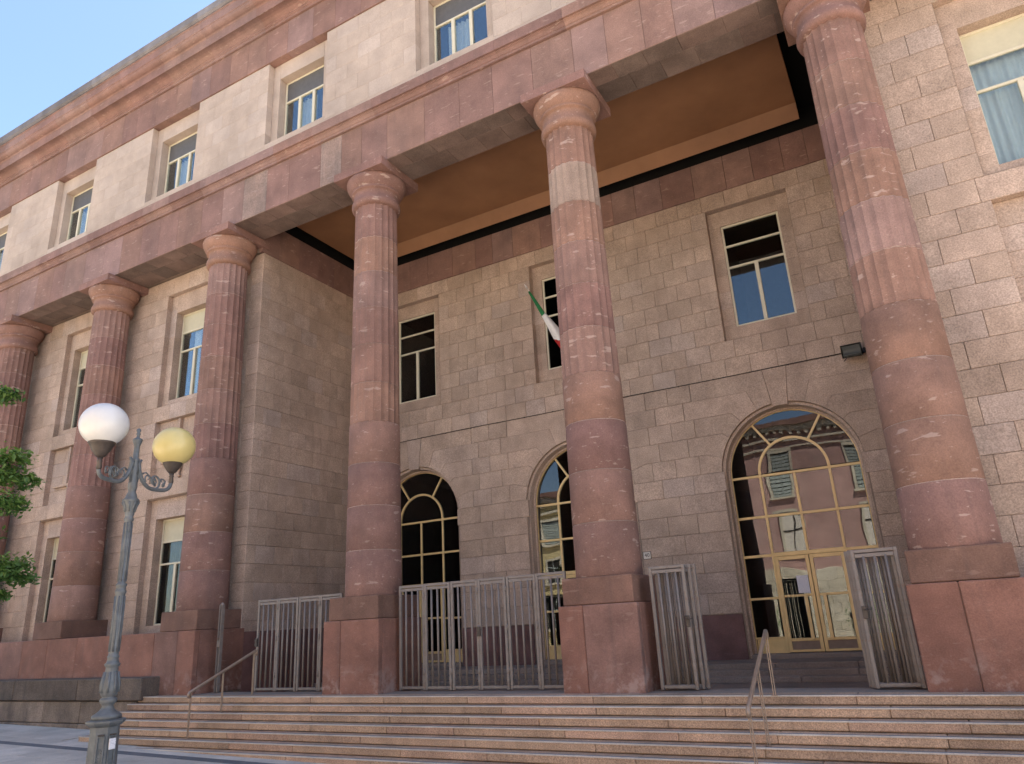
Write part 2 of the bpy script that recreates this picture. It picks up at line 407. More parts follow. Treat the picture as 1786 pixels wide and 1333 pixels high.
P_side = obj('portico_side_wall', [(XL-.03, 1.33, -.3), (XL-.03, 5.7, -.3), (XL-.03, 5.7, 11.4), (XL-.03, 1.33, 11.4), (XR+.03, 1.33, -.3), (XR+.03, 5.7, -.3), (XR+.03, 5.7, 11.4), (XR+.03, 1.33, 11.4)], [[0, 1, 2, 3], [7, 6, 5, 4]], 'mortar', CH)
# --- portico back wall courses
CH_B = .45
LINES = [(17, 4.65), (36, 5.10), (53, 5.55), (70, 6.00), (83.5, 6.45)]
def arch_pt(c, th, s, R=ARCH_R): return (c+s*R*math.cos(R_(th)), ARCH_Z+R*math.sin(R_(th)))
for k in range(23):
    z1 = 11.4-CH_B*k; z0 = z1-CH_B; zc = (z0+z1)/2
    hs = []
    for c in BAYS:
        if 7.35 < zc < 10.95: hs.append((c-1.0, c+1.0))
        if zc < 3.75: hs.append((c-1.53, c+1.53))
        elif zc < 4.2: hs.append((c-1.47, c+1.47))
        elif zc < 6.45:
            d = 2.02 if k % 2 else 2.24
            hs.append((c-d, c+d))
    for (a, b) in spans(XL+.004, XR-.004, hs):
        if zc < 6.45:
            mid = (a+b)/2; w = b-a
            n = max(1, round(w/(.72))); n = n if (k % 2 == 0 or n == 1) else max(1, n-1) if w > 1.5 else n
            js = [a+w*i/n for i in range(n+1)]
        else: js = joints(a, b, -5.2+(.305 if k % 2 else 0), .61)
        for i in range(len(js)-1): wblock(P_back, js[i], js[i+1], YW+random.uniform(-.002, .003), YW+.24, z0, z1)
for ci, c in enumerate(BAYS):
    for s in (-1, 1):
        th0 = math.degrees(math.asin((4.2-ARCH_Z)/ARCH_R)); Pp = arch_pt(c, th0, s); Qp = Pp; zl = 4.2; tp = th0
        for j, (th, zl2) in enumerate(LINES):
            k = 15-j; d = 2.02 if k % 2 else 2.24
            Q = (c+s*(zl2-ARCH_Z)/math.tan(R_(th)), zl2)
            arc = [arch_pt(c, tp+(th-tp)*i/4, s) for i in range(5)]
            poly = [(c+s*d, zl), Qp]+([] if Qp == Pp else [])+arc+[Q, (c+s*d, zl2)]
            if j == 0: poly = [(c+s*d, zl)]+arc+[Q, (c+s*d, zl2)]
            v, f = prism(poly, YW+random.uniform(-.002, .003), YW+.24, .992)
            WALL_SPECS.append((P_back, v, f, rtint())); Qp = Q; zl = zl2; tp = th
    kp = [arch_pt(c, a, 1, 1.455) for a in (83.5, 88, 92, 96.5)]
    qx = (6.45-ARCH_Z)/math.tan(R_(83.5))
    v, f = prism([(c+qx, 6.45)]+kp+[(c-qx, 6.45)], YW-.006, YW+.24, .992); WALL_SPECS.append((P_back, v, f, rtint()))
# --- side walls (left one faces +x and is seen)
for k in range(23):
    z1 = 11.4-CH_B*k; z0 = z1-CH_B
    js = [YF+.0]+[YF+(.62 if k % 2 else .31)+.62*i for i in range(8)]
    js = [j for j in js if j < YW-.2]+[YW-.004]
    for i in range(len(js)-1):
        if i == 0: wblock(P_side, XL-.45, XL+random.uniform(-.002, .002), js[0], js[1], z0, z1)
        else: wblock(P_side, XL-.24, XL+random.uniform(-.003, .002), js[i], js[i+1], z0, z1)
        if i: wblock(P_side, XR, XR+.24, js[i], js[i+1], z0, z1)
    wblock(P_side, XR, XR+.45, js[0], js[1], z0, z1)
# --- wings
WC_L = [-12.9-5.22*i for i in range(4)]; WC_R = [7.8, 13.0]
PW = .448; HO, HI = .93, .67
WLEV = [(7.596, 11.18, 7.80, 10.60), (5.356, 7.148, None, None), (1.324, 4.88, 1.54, 4.35)]
P_wl = None
def wing(x0, x1, centres, nm, hid):
    hl = [(c-HO, c+HO, a, b) for c in centres for (a, b, _, _) in WLEV]
    P = obj(nm, *grid(x0, x1, 1.0, 11.73, hl, YF+.03), 'mortar', CH)
    zt = [11.73, 11.18]+[11.18-PW*i for i in range(1, 23)]
    for k in range(len(zt)-1):
        z1, z0 = zt[k], zt[k+1]; zc = (z0+z1)/2
        hs = [(c-HO, c+HO) for c in centres for (a, b, _, _) in WLEV if a-.05 < zc < b+.05]
        for (a, b) in spans(x0, x1, hs):
            js = joints(a, b, centres[0]+HO+(.15 if k % 2 else .5), .72)
            for i in range(len(js)-1): wblock(P, js[i], js[i+1], YF+random.uniform(-.002, .003), YF+.22, z0, z1)
    return P
P_wl = wing(WX0, XL-.45, WC_L, 'left_wing_wall', None)
P_wr = wing(XR+.45, WX1, WC_R, 'right_wing_wall', None)

# --- realise the wall blocks: those that show largest one by one, the rest joined
def area(v):
    P = [px(p) for p in v]
    if any(p is None for p in P): return 0
    xs = [p[0] for p in P]; ys = [p[1] for p in P]
    x0, x1, y0, y1 = max(min(xs), 0), min(max(xs), 1786), max(min(ys), 0), min(max(ys), 1333)
    return max(0, x1-x0)*max(0, y1-y0)
MAXB = 300
for P in (P_back, P_side, P_wl, P_wr):
    L = sorted([(area(v), i, v, f, t) for i, (p, v, f, t) in enumerate(WALL_SPECS) if p is P], key=lambda q: (-q[0], q[1]))
    rest = MB()
    for n, (a, i, v, f, t) in enumerate(L):
        if n < MAXB and a > 150: obj('stone_block', v, f, 'wall_stone', P, t)
        else: rest.add(v, f, t)
    if rest.v: tag(rest.build('stone_blocks', 'wall_stone', P), kind='stuff')

# --- red stone band over the portico walls, dado, ceiling
bandp = MB(); bandp.box(XL-.2, XR+.2, YW+.02, YW+.2, 11.405, 12.38); bandp.box(XL-.24, XL-.04, 1.22, YW, 11.405, 12.38); bandp.box(XR+.04, XR+.24, 1.22, YW, 11.405, 12.38)
band = bandp.build('portico_frieze', 'mortar', CH)
x = XL
while x < XR-.05:
    w = min(random.uniform(.55, .95), XR-x); stone('frieze_slab', x, x+w, YW-.02, YW+.1, 11.4, 12.4, 'red_stone', band, .006, .003); x += w
for X, s in ((XL, 1), (XR, -1)):
    y = 1.21
    while y < YW-.1:
        w = min(random.uniform(.6, .95), YW-.03-y)
        v, f = cbox(min(X+s*.02, X-s*.1), max(X+s*.02, X-s*.1), y+.003, y+w-.003, 11.403, 12.397, .006)
        obj('frieze_slab', v, f, 'red_stone', band, rtint()); y += w
dd = MB(); dd.box(XL-.1, XL+.02, 1.36, YW, -.3, 1.0)
dado = dd.build('dado', 'mortar', CH)
for (a, b) in spans(XL+.05, XR, [(c-1.53, c+1.53) for c in BAYS]):
    n = max(1, round((b-a)/1.1))
    for i in range(n): stone('dado_slab', a+(b-a)*i/n, a+(b-a)*(i+1)/n, YW-.012, YW+.2, -.25, 1.04, 'dado_stone', dado, .01, .003)
y = 1.37
while y < YW-.1:
    w = min(1.06, YW-.02-y); v, f = cbox(XL-.1, XL+.035, y+.003, y+w-.003, -.25, 1.25, .01); obj('dado_slab', v, f, 'dado_stone', dado, rtint()); y += w
cm = MB()
cx0, cx1, cy0 = -9.50, 4.26, 1.75
cm.add([(cx0, cy0, 12.6), (cx1, cy0, 12.6), (cx1, 4.73, 12.6), (cx0, 4.73, 12.6), (cx0, 4.99, 12.3), (cx1, 4.99, 12.3), (cx1, 5.03, 12.8), (cx0, 5.03, 12.8), (cx0, cy0, 12.8), (cx1, cy0, 12.8)],
       [[0, 3, 2, 1], [3, 4, 5, 2], [4, 7, 6, 5], [0, 1, 9, 8], [0, 8, 7, 4, 3], [1, 2, 5, 6, 9], [8, 9, 6, 7]])
ceil = cm.build('portico_ceiling', 'ceiling_brown', CH)
vd = MB()
vd.add([(XL-.3, 1.1, 13.0), (XR+.3, 1.1, 13.0), (XR+.3, YW+.3, 13.0), (XL-.3, YW+.3, 13.0)], [[0, 3, 2, 1]])
vd.box(XL-.3, XR+.3, YW+.03, YW+.25, 12.385, 13.02); vd.box(XL-.3, XL-.03, 1.1, YW+.1, 12.385, 13.02); vd.box(XR+.03, XR+.3, 1.1, YW+.1, 12.385, 13.02)
vd.build('ceiling_slot', 'black_void', ceil)

# --- pedestals, base course and bench ledge
PY = .68
def pedestal(i):
    cx = S*i
    p = MB(); p.box(cx-.66, cx+.66, .02, 1.345, -.15, 1.325)
    P = p.build('pedestal', 'mortar', CH)
    j = cx+random.choice((-.25, -.2, -.12, .12))
    if i == 1: j = cx-.08
    for a, b in ((cx-.696, j), (j, cx+.696)):
        stone('pedestal_slab', a, b, -.017, .12, -.02, 1.338, 'red_base', P, .014, .003)
    for s in (-1, 1):
        x0, x1 = (cx+.56, cx+.694) if s > 0 else (cx-.694, cx-.56)
        for (ya, yb) in ((.122, .72), (.722, 1.376)):
            v, f = cbox(x0, x1, ya+.002, yb-.002, -.02, 1.336, .012); obj('pedestal_slab', v, f, 'red_base', P, rtint())
    return P
for i in (-2, -1, 0, 1): pedestal(i)
bp = MB(); bp.box(WX0, -11.12, .03, 1.33, -1.2, 1.30); bp.box(5.92, WX1, .03, 1.33, -1.0, 1.30)
base = bp.build('wing_base', 'mortar', CH)
x = WX0
while x < -11.2:
    w = random.uniform(1.0, 1.9); x1 = x+w if x+w < -11.7 else -11.1
    stone('base_slab', x, x1, -.015, .2, -.2, 1.336, 'red_base', base, .012, .003)
    stone('base_slab', x, x1, .202, 1.5, 1.1, 1.33, 'red_base', base, .01, .002); x = x1
stone('base_slab', 5.9, 7.9, -.017, .2, .45, 1.336, 'red_base', base, .012, .003, (.1, .6, .3)); stone('base_slab', 5.9, 7.4, -.017, .2, -.05, .448, 'red_base', base, .012, .003)
stone('base_slab', 7.9, 10, -.017, .2, -.05, 1.336, 'red_base', base, .012, .003); stone('base_slab', 5.9, 10, .202, 1.5, 1.1, 1.33, 'red_base', base, .01, .003)
lg = MB(); lg.box(WX0, -11.0, -.36, .0, -1.3, -.1)
ledge = lg.build('bench_ledge', 'ledge_stone', CH)
x = -10.75
while x > WX0:
    w = random.uniform(2.2, 3.4); stone('ledge_slab', x-w, x, -.47, .02, -.075, .40, 'ledge_stone', ledge, .02, .004, (random.random(), random.uniform(.2, .7), random.random())); x -= w
x = -10.94
while x > WX0:
    w = random.uniform(1.3, 2.2)
    stone('ledge_foot_stone', x-w, x, -.42, -.1, -.56, -.09, 'ledge_foot', ledge, .015, .003)
    stone('ledge_foot_stone', x-w, x, -.44, -.1, -1.3, -.565, 'ledge_foot', ledge, .015, .003); x -= w

# --- columns
def fluted(z0, z1, r0, r1, nf=20, sub=5):
    v = []; f = []; n = nf*sub
    rows = [(z0, r0-.006), (z0+.012, r0), (z1-.012, r1), (z1, r1-.006)]
    for z, r in rows:
        for i in range(n):
            a = 2*math.pi*i/n; t = (i % sub)/sub
            d = .027*math.sin(math.pi*t) if i % sub else 0
            v.append(((r-d)*math.cos(a), (r-d)*math.sin(a), z))
    for k in range(3):
        for i in range(n):
            j = (i+1) % n; f.append([k*n+i, k*n+j, (k+1)*n+j, (k+1)*n+i])
    f.append(list(range(n))[::-1]); f.append([3*n+i for i in range(n)])
    return v, f
DH = .9
def rad(z): return .578-(z-1.78)/9*.078
DR = []
for k in range(10):
    z0 = 1.78+DH*k; z1 = z0+DH-.011
    if k < 4: DR.append(lathe([(rad(z0)-.005, z0), (rad(z0)+.002, z0+.01), (rad(z1)+.002, z1-.01), (rad(z1)-.005, z1)], 44))
    else: DR.append(fluted(z0, z1, rad(z0)-.004, rad(z1)-.004))
CAPP = [(.44, 10.74), (.535, 10.765), (.568, 10.79), (.584, 10.85), (.578, 10.91), (.552, 10.97), (.535, 11.05), (.536, 11.12), (.552, 11.15), (.588, 11.16), (.600, 11.175), (.600, 11.215), (.585, 11.225), (.600, 11.235), (.655, 11.30), (.70, 11.39), (.716, 11.46), (.708, 11.51), (.60, 11.512)]
JR = []
for k in range(1, 10):
    z = 1.78+DH*k
    if k < 4: JR.append(lathe([(rad(z)-.006, z-.014), (rad(z)-.006, z+.003)], 44))
    else: JR.append(fluted(z-.014, z+.003, rad(z)-.011, rad(z)-.011))
stone_mat('pale_mortar', [(0, (.33, .24, .20)), (1, (.37, .27, .225))], .2, 40, 0, (.4, .4, .4), .5, .35, .3, stain_col=(.14, .09, .075))
def column(i):
    cx = S*i
    C = empty('column', (cx, PY, 0), CH)
    for (v, f) in JR: obj('mortar_joint', v, f, 'pale_mortar', C, rtint())
    m = obj('shaft_core', *lathe([(.42, 1.7), (.40, 10.8)], 16), 'mortar', C)
    for k, (v, f) in enumerate(DR):
        t = rtint()
        if k < 4: t = (random.uniform(.1, .75), random.uniform(.2, .8), t[2])
        else: t = (random.uniform(.0, .82), random.uniform(.25, .8), t[2])
        if (i, k) in ((0, 3), (-1, 4), (1, 3), (1, 6), (1, 1)): t = (.62, .45, t[2])
        if (i, k) in ((0, 8), (1, 5)): t = (.97 if i == 0 else .86, .7, .3)
        o = obj('drum', v, f, 'column_stone', C, t)
        o.rotation_euler.z = random.uniform(-.012, .012)
        me = o.data
        if k < 4:
            me.polygons.foreach_set('use_smooth', [len(p.vertices) == 4 for p in me.polygons])
    v, f = lathe(CAPP, 48); o = obj('capital', v, f, 'column_stone', C, (random.uniform(.2, .6), .6, random.random()))
    o.data.polygons.foreach_set('use_smooth', [len(p.vertices) == 4 for p in o.data.polygons])
    v, f = cbox(-.736, .736, -.72, .73, 11.512, 11.727, .008); obj('abacus', v, f, 'column_stone', C, (random.uniform(.1, .5), .5, random.random()))
    v, f = cbox(-.626, .626, -.625, .66 if i in (-1, 0) else .66, 1.34, 1.779, .014); obj('base_block', v, f, 'base_block_stone', C, (random.uniform(.2, .9), .35, random.random()))
for i in (-4, -3, -2, -1, 0, 1): column(i)

# --- entablature: architrave stones (front and back row), moulding and ledge course
AX0, AX1 = WX0, WX1
ap = MB(); ap.box(AX0, AX1, .20, 1.18, 11.76, 13.0); ap.box(AX0, XL-.45, 1.18, 1.6, 11.76, 13.0); ap.box(XR+.45, AX1, 1.18, 1.6, 11.76, 13.0)
archi = ap.build('architrave', 'mortar', CH)
x = AX0; xs = []
while x < AX1: xs.append(x); x += random.uniform(.62, 1.15)
xs.append(AX1)
for k in range(len(xs)-1):
    t = rtint()
    dz = 0.003
    stone('architrave_stone', xs[k], xs[k+1], .16, .60, 11.731, 13.03, 'patched_stone' if xs[k] < -5.9 < xs[k+1] or xs[k] < -9.1 < xs[k+1] else 'red_stone', archi, .006, .002, t)
    a, b = xs[k], xs[k+1]
    stone('architrave_stone', a+.05, b+.05, .602, 1.20, 11.731, 12.9, 'red_stone', archi, .006, .003, (t[2], t[0]*.7, t[1]))
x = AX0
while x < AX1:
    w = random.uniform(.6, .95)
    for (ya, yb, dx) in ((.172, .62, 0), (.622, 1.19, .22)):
        if not any(abs(x+dx+w/2-S*i) < .3 for i in range(-6, 3)): stone('soffit_shade_slab', x+dx, x+dx+w, ya, yb, 11.722+random.uniform(-.002, .002), 11.80, 'soffit_shade_stone', archi, .005, .003)  # thin slabs added under the architrave to carry the darker, shaded underside colour
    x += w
# moulded string course and cornice are runs of stones with one profile
def run(name, prof, x0, x1, wmin, wmax, mat, parent, gap=.002):
    x = x0; n = len(prof)
    cyc = [[i, (i+1) % n, n+(i+1) % n, n+i] for i in range(n)]
    ar = sum(prof[i][0]*prof[(i+1) % n][1]-prof[(i+1) % n][0]*prof[i][1] for i in range(n))
    while x < x1:
        w = min(random.uniform(wmin, wmax), x1-x)
        if x1-x-w < .3: w = x1-x
        v = [(x+gap, p[0], p[1]) for p in prof]+[(x+w-gap, p[0], p[1]) for p in prof]
        f = [q[::-1] for q in cyc]+[list(range(n)), list(range(n, 2*n))[::-1]]
        if ar > 0: f = [q[::-1] for q in f]
        f = [q[::-1] for q in f]
        t = rtint()
        obj(name, v, f, mat, parent, t); x += w
cov = lambda c, r, a0, a1, n=5: [(c[0]+r*math.cos(R_(a0+(a1-a0)*i/n)), c[1]+r*math.sin(R_(a0+(a1-a0)*i/n))) for i in range(n+1)]
strp = [(.9, 13.031), (.10, 13.031), (.10, 13.10), (.085, 13.105), (.075, 13.13), (.05, 13.165), (.01, 13.185), (.01, 13.205), (-.045, 13.205), (-.045, 13.47), (-.035, 13.485), (.9, 13.50)]
string = obj('string_course', *box(AX0, AX1, .3, 1.0, 13.04, 13.48), 'mortar', CH)
run('string_course_stone', strp, AX0, AX1, 1.1, 2.0, 'red_stone', string)
# --- attic: piers between recessed windows
AP = .34; AQ = 1.493
ai = list(range(-6, 3))
at = MB(); at.box(AX0, AX1, .80, 1.2, 13.48, 16.9)
at = MB()
attic = obj('attic_wall', *grid(AX0, AX1, 13.4, 16.9, [(S*i+2.6-.86, S*i+2.6+.86, 14.25, 16.31) for i in ai], .78), 'mortar', CH)
for i in ai:
    for r in range(7):
        z0 = 13.49+r*.477; z1 = z0+.477 if r < 6 else 16.832
        n = 4; xa = S*i-AQ; off = 0 if r % 2 else .37
        js = [xa]+[xa+off+.746*q for q in range(1 if not off else 0, 5) if .1 < off+.746*q < 2*AQ-.1]+[S*i+AQ]
        for q in range(len(js)-1):
            stone('attic_block', js[q], js[q+1], AP+random.uniform(-.001, .001), AP+.42, z0, z1, 'attic_stone', attic, .004, .0012, (random.random(), random.random(), random.random()))
    c = S*i+2.6
    # sill, recess margin slabs and inner reveal
    stone('window_sill', c-1.107, c+1.107, AP+.002, AP+.5, 13.49, 14.065, 'attic_stone', attic, .004, .001)
    stone('recess_slab', c-1.105, c-.84, AP+.19, AP+.44, 14.067, 16.83, 'attic_stone', attic, .004, .001)
    stone('recess_slab', c+.84, c+1.105, AP+.19, AP+.44, 14.067, 16.83, 'attic_stone', attic, .004, .001)
    stone('recess_slab', c-.838, c+.838, AP+.19, AP+.44, 16.31, 16.83, 'attic_stone', attic, .004, .001)
    stone('recess_slab', c-.838, c+.838, AP+.19, AP+.44, 14.067, 14.22, 'attic_stone', attic, .004, .001)
# --- frieze and cornice
FZ0, FZ1 = 16.834, 17.99
friezeb = obj('frieze', *box(AX0, AX1, .40, 1.0, 16.86, 18.3), 'mortar', CH)
x = AX0
while x < AX1:
    w = random.uniform(.55, 1.2); stone('frieze_stone', x, x+w, .30, .9, FZ0, FZ1, 'red_stone', friezeb, .005, .002); x += w
cornp = [(.9, 17.992), (.24, 17.992), (.24, 18.09), (.215, 18.10), (.215, 18.17), (.19, 18.185), (.17, 18.22), (.12, 18.27), (.05, 18.295), (-.10, 18.30), (-.10, 18.255), (-.125, 18.255), (-.125, 18.57), (-.14, 18.585), (-.16, 18.60)] + \
    [(-.16-.17*math.sin(R_(90*i/5)), 18.60+.13*(1-math.cos(R_(90*i/5)))) for i in range(1, 6)] + [(-.35, 18.74), (-.355, 18.755), (-.355, 19.03), (-.38, 19.04), (-.38, 19.075), (.9, 19.075)]
corn = obj('cornice', *box(AX0, AX1, .35, 1.0, 18.31, 19.05), 'mortar', CH)
run('cornice_stone', cornp, AX0, AX1, 1.3, 2.3, 'red_stone', corn)
gut = [(.9, 19.08), (-.40, 19.08), (-.46, 19.13), (-.47, 19.36), (-.45, 19.38), (.9, 19.40)]
run('gutter_length', gut, AX0, AX1, 2.5, 3.2, 'gutter', corn)
# --- roof, ends, rear: closes the volume
sh = MB(); sh.add([(AX0, .6, 19.39), (AX1, .6, 19.39), (AX1, 22, 19.39), (AX0, 22, 19.39)], [[0, 1, 2, 3]])
sh.add([(AX0, 22, -2), (AX1, 22, -2), (AX1, 22, 19.39), (AX0, 22, 19.39)], [[3, 2, 1, 0]])
for X in (AX0, AX1): sh.add([(X, .05, -2), (X, 22, -2), (X, 22, 19.39), (X, .05, 19.39)], [[0, 1, 2, 3]])
sh.add([(AX0, 1.2, 13.03), (AX1, 1.2, 13.03), (AX1, 9, 13.03), (AX0, 9, 13.03)], [[0, 1, 2, 3]])
sh.add([(AX0, .95, 16.88), (AX1, .95, 16.88), (AX1, .95, 19.39), (AX0, .95, 19.39)], [[0, 1, 2, 3]])
sh.build('roof', 'mortar', CH)

# --- rectangular windows
def room(parent, x0, x1, y0, z0, z1, d=2.2):
    v = [(x0, y0, z0), (x1, y0, z0), (x1, y0+d, z0), (x0, y0+d, z0), (x0, y0, z1), (x1, y0, z1), (x1, y0+d, z1), (x0, y0+d, z1)]
    obj('room', v, [[0, 1, 2, 3], [7, 6, 5, 4], [3, 2, 6, 7], [0, 3, 7, 4], [2, 1, 5, 6]], 'room_dark', parent)
def curtain(parent, x0, x1, y, z0, z1, mat='curtain', amp=.03, wl=.13):
    v = []; f = []; n = max(6, int((x1-x0)/.02)); ph = random.random()*6
    for i in range(n+1):
        xx = x0+(x1-x0)*i/n; yy = y+amp*math.sin(2*math.pi*xx/wl+ph)+amp*.5*math.sin(2*math.pi*xx/(wl*2.3)+ph*2)
        v += [(xx, yy, z0), (xx, yy, z1)]
    for i in range(n): f.append([2*i, 2*i+2, 2*i+3, 2*i+1])
    obj('curtain', v, f, mat, parent, None, True)
def surround(name, c, yf, d1, d2, ho, hi, zo0, zo1, zi0, zi1, mat, parent, pitch):
    """stepped stone recess: outer reveal, margin, inner reveal (course by course)"""
    m = MB(); y1 = yf+.004; y2 = yf+d1; y3 = y2+d2
    nz = max(1, round((zo1-zo0)/pitch)); zs = [zo0+(zo1-zo0)*i/nz for i in range(nz+1)]
    for s in (-1, 1):
        for a, b in zip(zs[:-1], zs[1:]):
            t = rtint(); X = c+s*ho; Xi = c+s*hi
            q = [(X, y1, a+.002), (X, y2, a+.002), (X, y2, b-.002), (X, y1, b-.002)]
            m.add(q, [[0, 1, 2, 3] if s < 0 else [3, 2, 1, 0]], t)
            q = [(X, y2, a+.002), (Xi, y2, a+.002), (Xi, y2, b-.002), (X, y2, b-.002)]
            m.add(q, [[0, 1, 2, 3] if s < 0 else [3, 2, 1, 0]], t)
            a2, b2 = max(a, zi0), min(b, zi1)
            if b2 > a2:
                q = [(Xi, y2, a2), (Xi, y3, a2), (Xi, y3, b2), (Xi, y2, b2)]
                m.add(q, [[0, 1, 2, 3] if s < 0 else [3, 2, 1, 0]], t)
    for (z, s) in ((zo1, 1), (zo0, -1)):
        q = [(c-ho, y1, z), (c+ho, y1, z), (c+ho, y2, z), (c-ho, y2, z)]; m.add(q, [[3, 2, 1, 0] if s > 0 else [0, 1, 2, 3]], rtint())
    for (za, zb) in ((zo0, zi0), (zi1, zo1)):
        m.add([(c-hi, y2, za), (c+hi, y2, za), (c+hi, y2, zb), (c-hi, y2, zb)], [[0, 1, 2, 3]], rtint())
    for (z, s) in ((zi1, 1), (zi0, -1)):
        q = [(c-hi, y2, z), (c+hi, y2, z), (c+hi, y3, z), (c-hi, y3, z)]; m.add(q, [[3, 2, 1, 0] if s > 0 else [0, 1, 2, 3]], rtint())
    return m.build(name, mat, parent)
def bars(m, lst, y0, y1):
    for (x0, x1, z0, z1) in lst: m.add(*cbox(x0, x1, y0, y1, z0, z1, .006))
def window(c, y, hi, z0, z1, rows, fmat, gl, lname='window', curt=None, blind=None, cmat='curtain'):
    """rows: list of (z_bottom, n_panes, kind) from the top down"""
    m = MB(); t = .05
    W = empty(lname, (0, 0, 0), CH)
    bars(m, [(c-hi, c-hi+t, z0, z1), (c+hi-t, c+hi, z0, z1)], y-.035, y+.035)
    bars(m, [(c-hi+t, c+hi-t, z1-t, z1), (c-hi+t, c+hi-t, z0, z0+t)], y-.033, y+.033)
    zt = z1-t
    for k, (zb, n, kind) in enumerate(rows):
        zb2 = zb+t/2 if k < len(rows)-1 else z0+t
        if k < len(rows)-1: bars(m, [(c-hi+t, c+hi-t, zb-t/2, zb+t/2)], y-.034, y+.034)
        w = (2*hi-2*t); 
        for i in range(n):
            xa = c-hi+t+w*i/n; xb = c-hi+t+w*(i+1)/n
            if i: bars(m, [(xa-.045, xa+.045, zb2, zt)], y-.045, y+.03)
            pa, pb = xa+(.045 if i else 0), xb-(.045 if i < n-1 else 0)
            if kind == 'blind': obj('shutter_panel', *box(pa-.005, pb+.005, y-.01, y+.005, zb2-.005, zt+.005), blind or 'beige_panel', W)
            else: obj('pane', *box(pa-.006, pb+.006, y-.004, y+.004, zb2-.006, zt+.006), gl, W)
        zt = zb-t/2
    m.build('frame', fmat, W)
    room(W, c-hi-.03, c+hi+.03, y+.04, z0-.02, z1+.02)
    for (xa, xb, za, zb_) in (curt or []): curtain(W, xa, xb, y+.16, za, zb_, cmat)
    return W
for c, (a, b, z0, z1) in zip(BAYS, WINS_B):
    surround('window_surround', c, YW, .20, .14, 1.0, .711, 7.35, 10.95, 7.73, 10.52, 'wall_stone', CH, .45)
    window(c, YW+.27, .711, 7.73, 10.52, [(9.93, 1, 'g'), (9.34, 1, 'g'), (7.73, 2, 'g')], 'cream_frame', 'glass' if c > 0 else 'glass_dark')
for c in WC_L+WC_R:
    L = c in WC_L
    for (zo0, zo1, zi0, zi1) in WLEV:
        if zi0:
            surround('window_surround', c, YF, .16, .30, HO, HI, zo0, zo1, zi0, zi1, 'wall_stone', CH, PW)
            h = zi1-zi0
            cu = [(c-HI+.06, c+HI-.06, zi0+.02, zi1-.5)] if not L else [(c-.24, c+.04, zi0+.02, zi1-.5), (c+.32, c+HI-.06, zi0+.02, zi1-.5)]
            cm_ = 'curtain' if (not L or zi0 > 5) else 'curtain_beige'
            if cm_ != 'curtain': cu = [(c-HI+.06, c+.02, zi0+.02, zi1-.5), (c+.12, c+HI-.06, zi0+.02, zi1-.5)]
            window(c, YF+.42, HI, zi0, zi1, [(zi1-.62, 1, 'blind'), (zi1-1.22, 1, 'g'), (zi0, 2, 'g')], 'cream_frame', 'glass_clear' if cm_ == 'curtain' else 'glass_dark', curt=cu, cmat=cm_)
        else:
            m = MB(); zs = [zo0+(zo1-zo0)*i/4 for i in range(5)]
            P = obj('blind_panel', *box(c-HO-.01, c+HO+.01, YF+.175, YF+.2, zo0, zo1), 'mortar', CH)
            for k in range(4):
                n = 2 + k % 2
                for q in range(n): stone('panel_block', c-HO+2*HO*q/n, c-HO+2*HO*(q+1)/n, YF+.16, YF+.30, zs[k], zs[k+1], 'wall_stone', P, .006, .003)
            if L:   # small carved shelf on a scroll bracket
                stone('carved_shelf', c-.62, c+.70, YF+.05, YF+.17, zo0+.52, zo0+.60, 'wall_stone', P, .01, 0)
                v, f = tube(bez((c+.15, YF+.10, zo0+.52), (c+.35, YF+.08, zo0+.4), (c+.05, YF+.10, zo0+.2), (c+.2, YF+.13, zo0+.08), 8), .05, 8); obj('scroll_bracket', v, f, 'wall_stone', P, None, True)
                stone('carved_post', c+.0, c+.1, YF+.06, YF+.17, zo0+.60, zo1-.02, 'wall_stone', P, .01, 0)
for i in ai[:-1]:
    c = S*i+2.6
    window(c, AP+.36+.10, .84, 14.22, 16.31, [(15.62, 1, 'blind'), (14.22, 3, 'g')], 'cream_frame', 'glass_clear', curt=[(c-.5, c+.2, 14.25, 15.6)], blind='grey_panel')

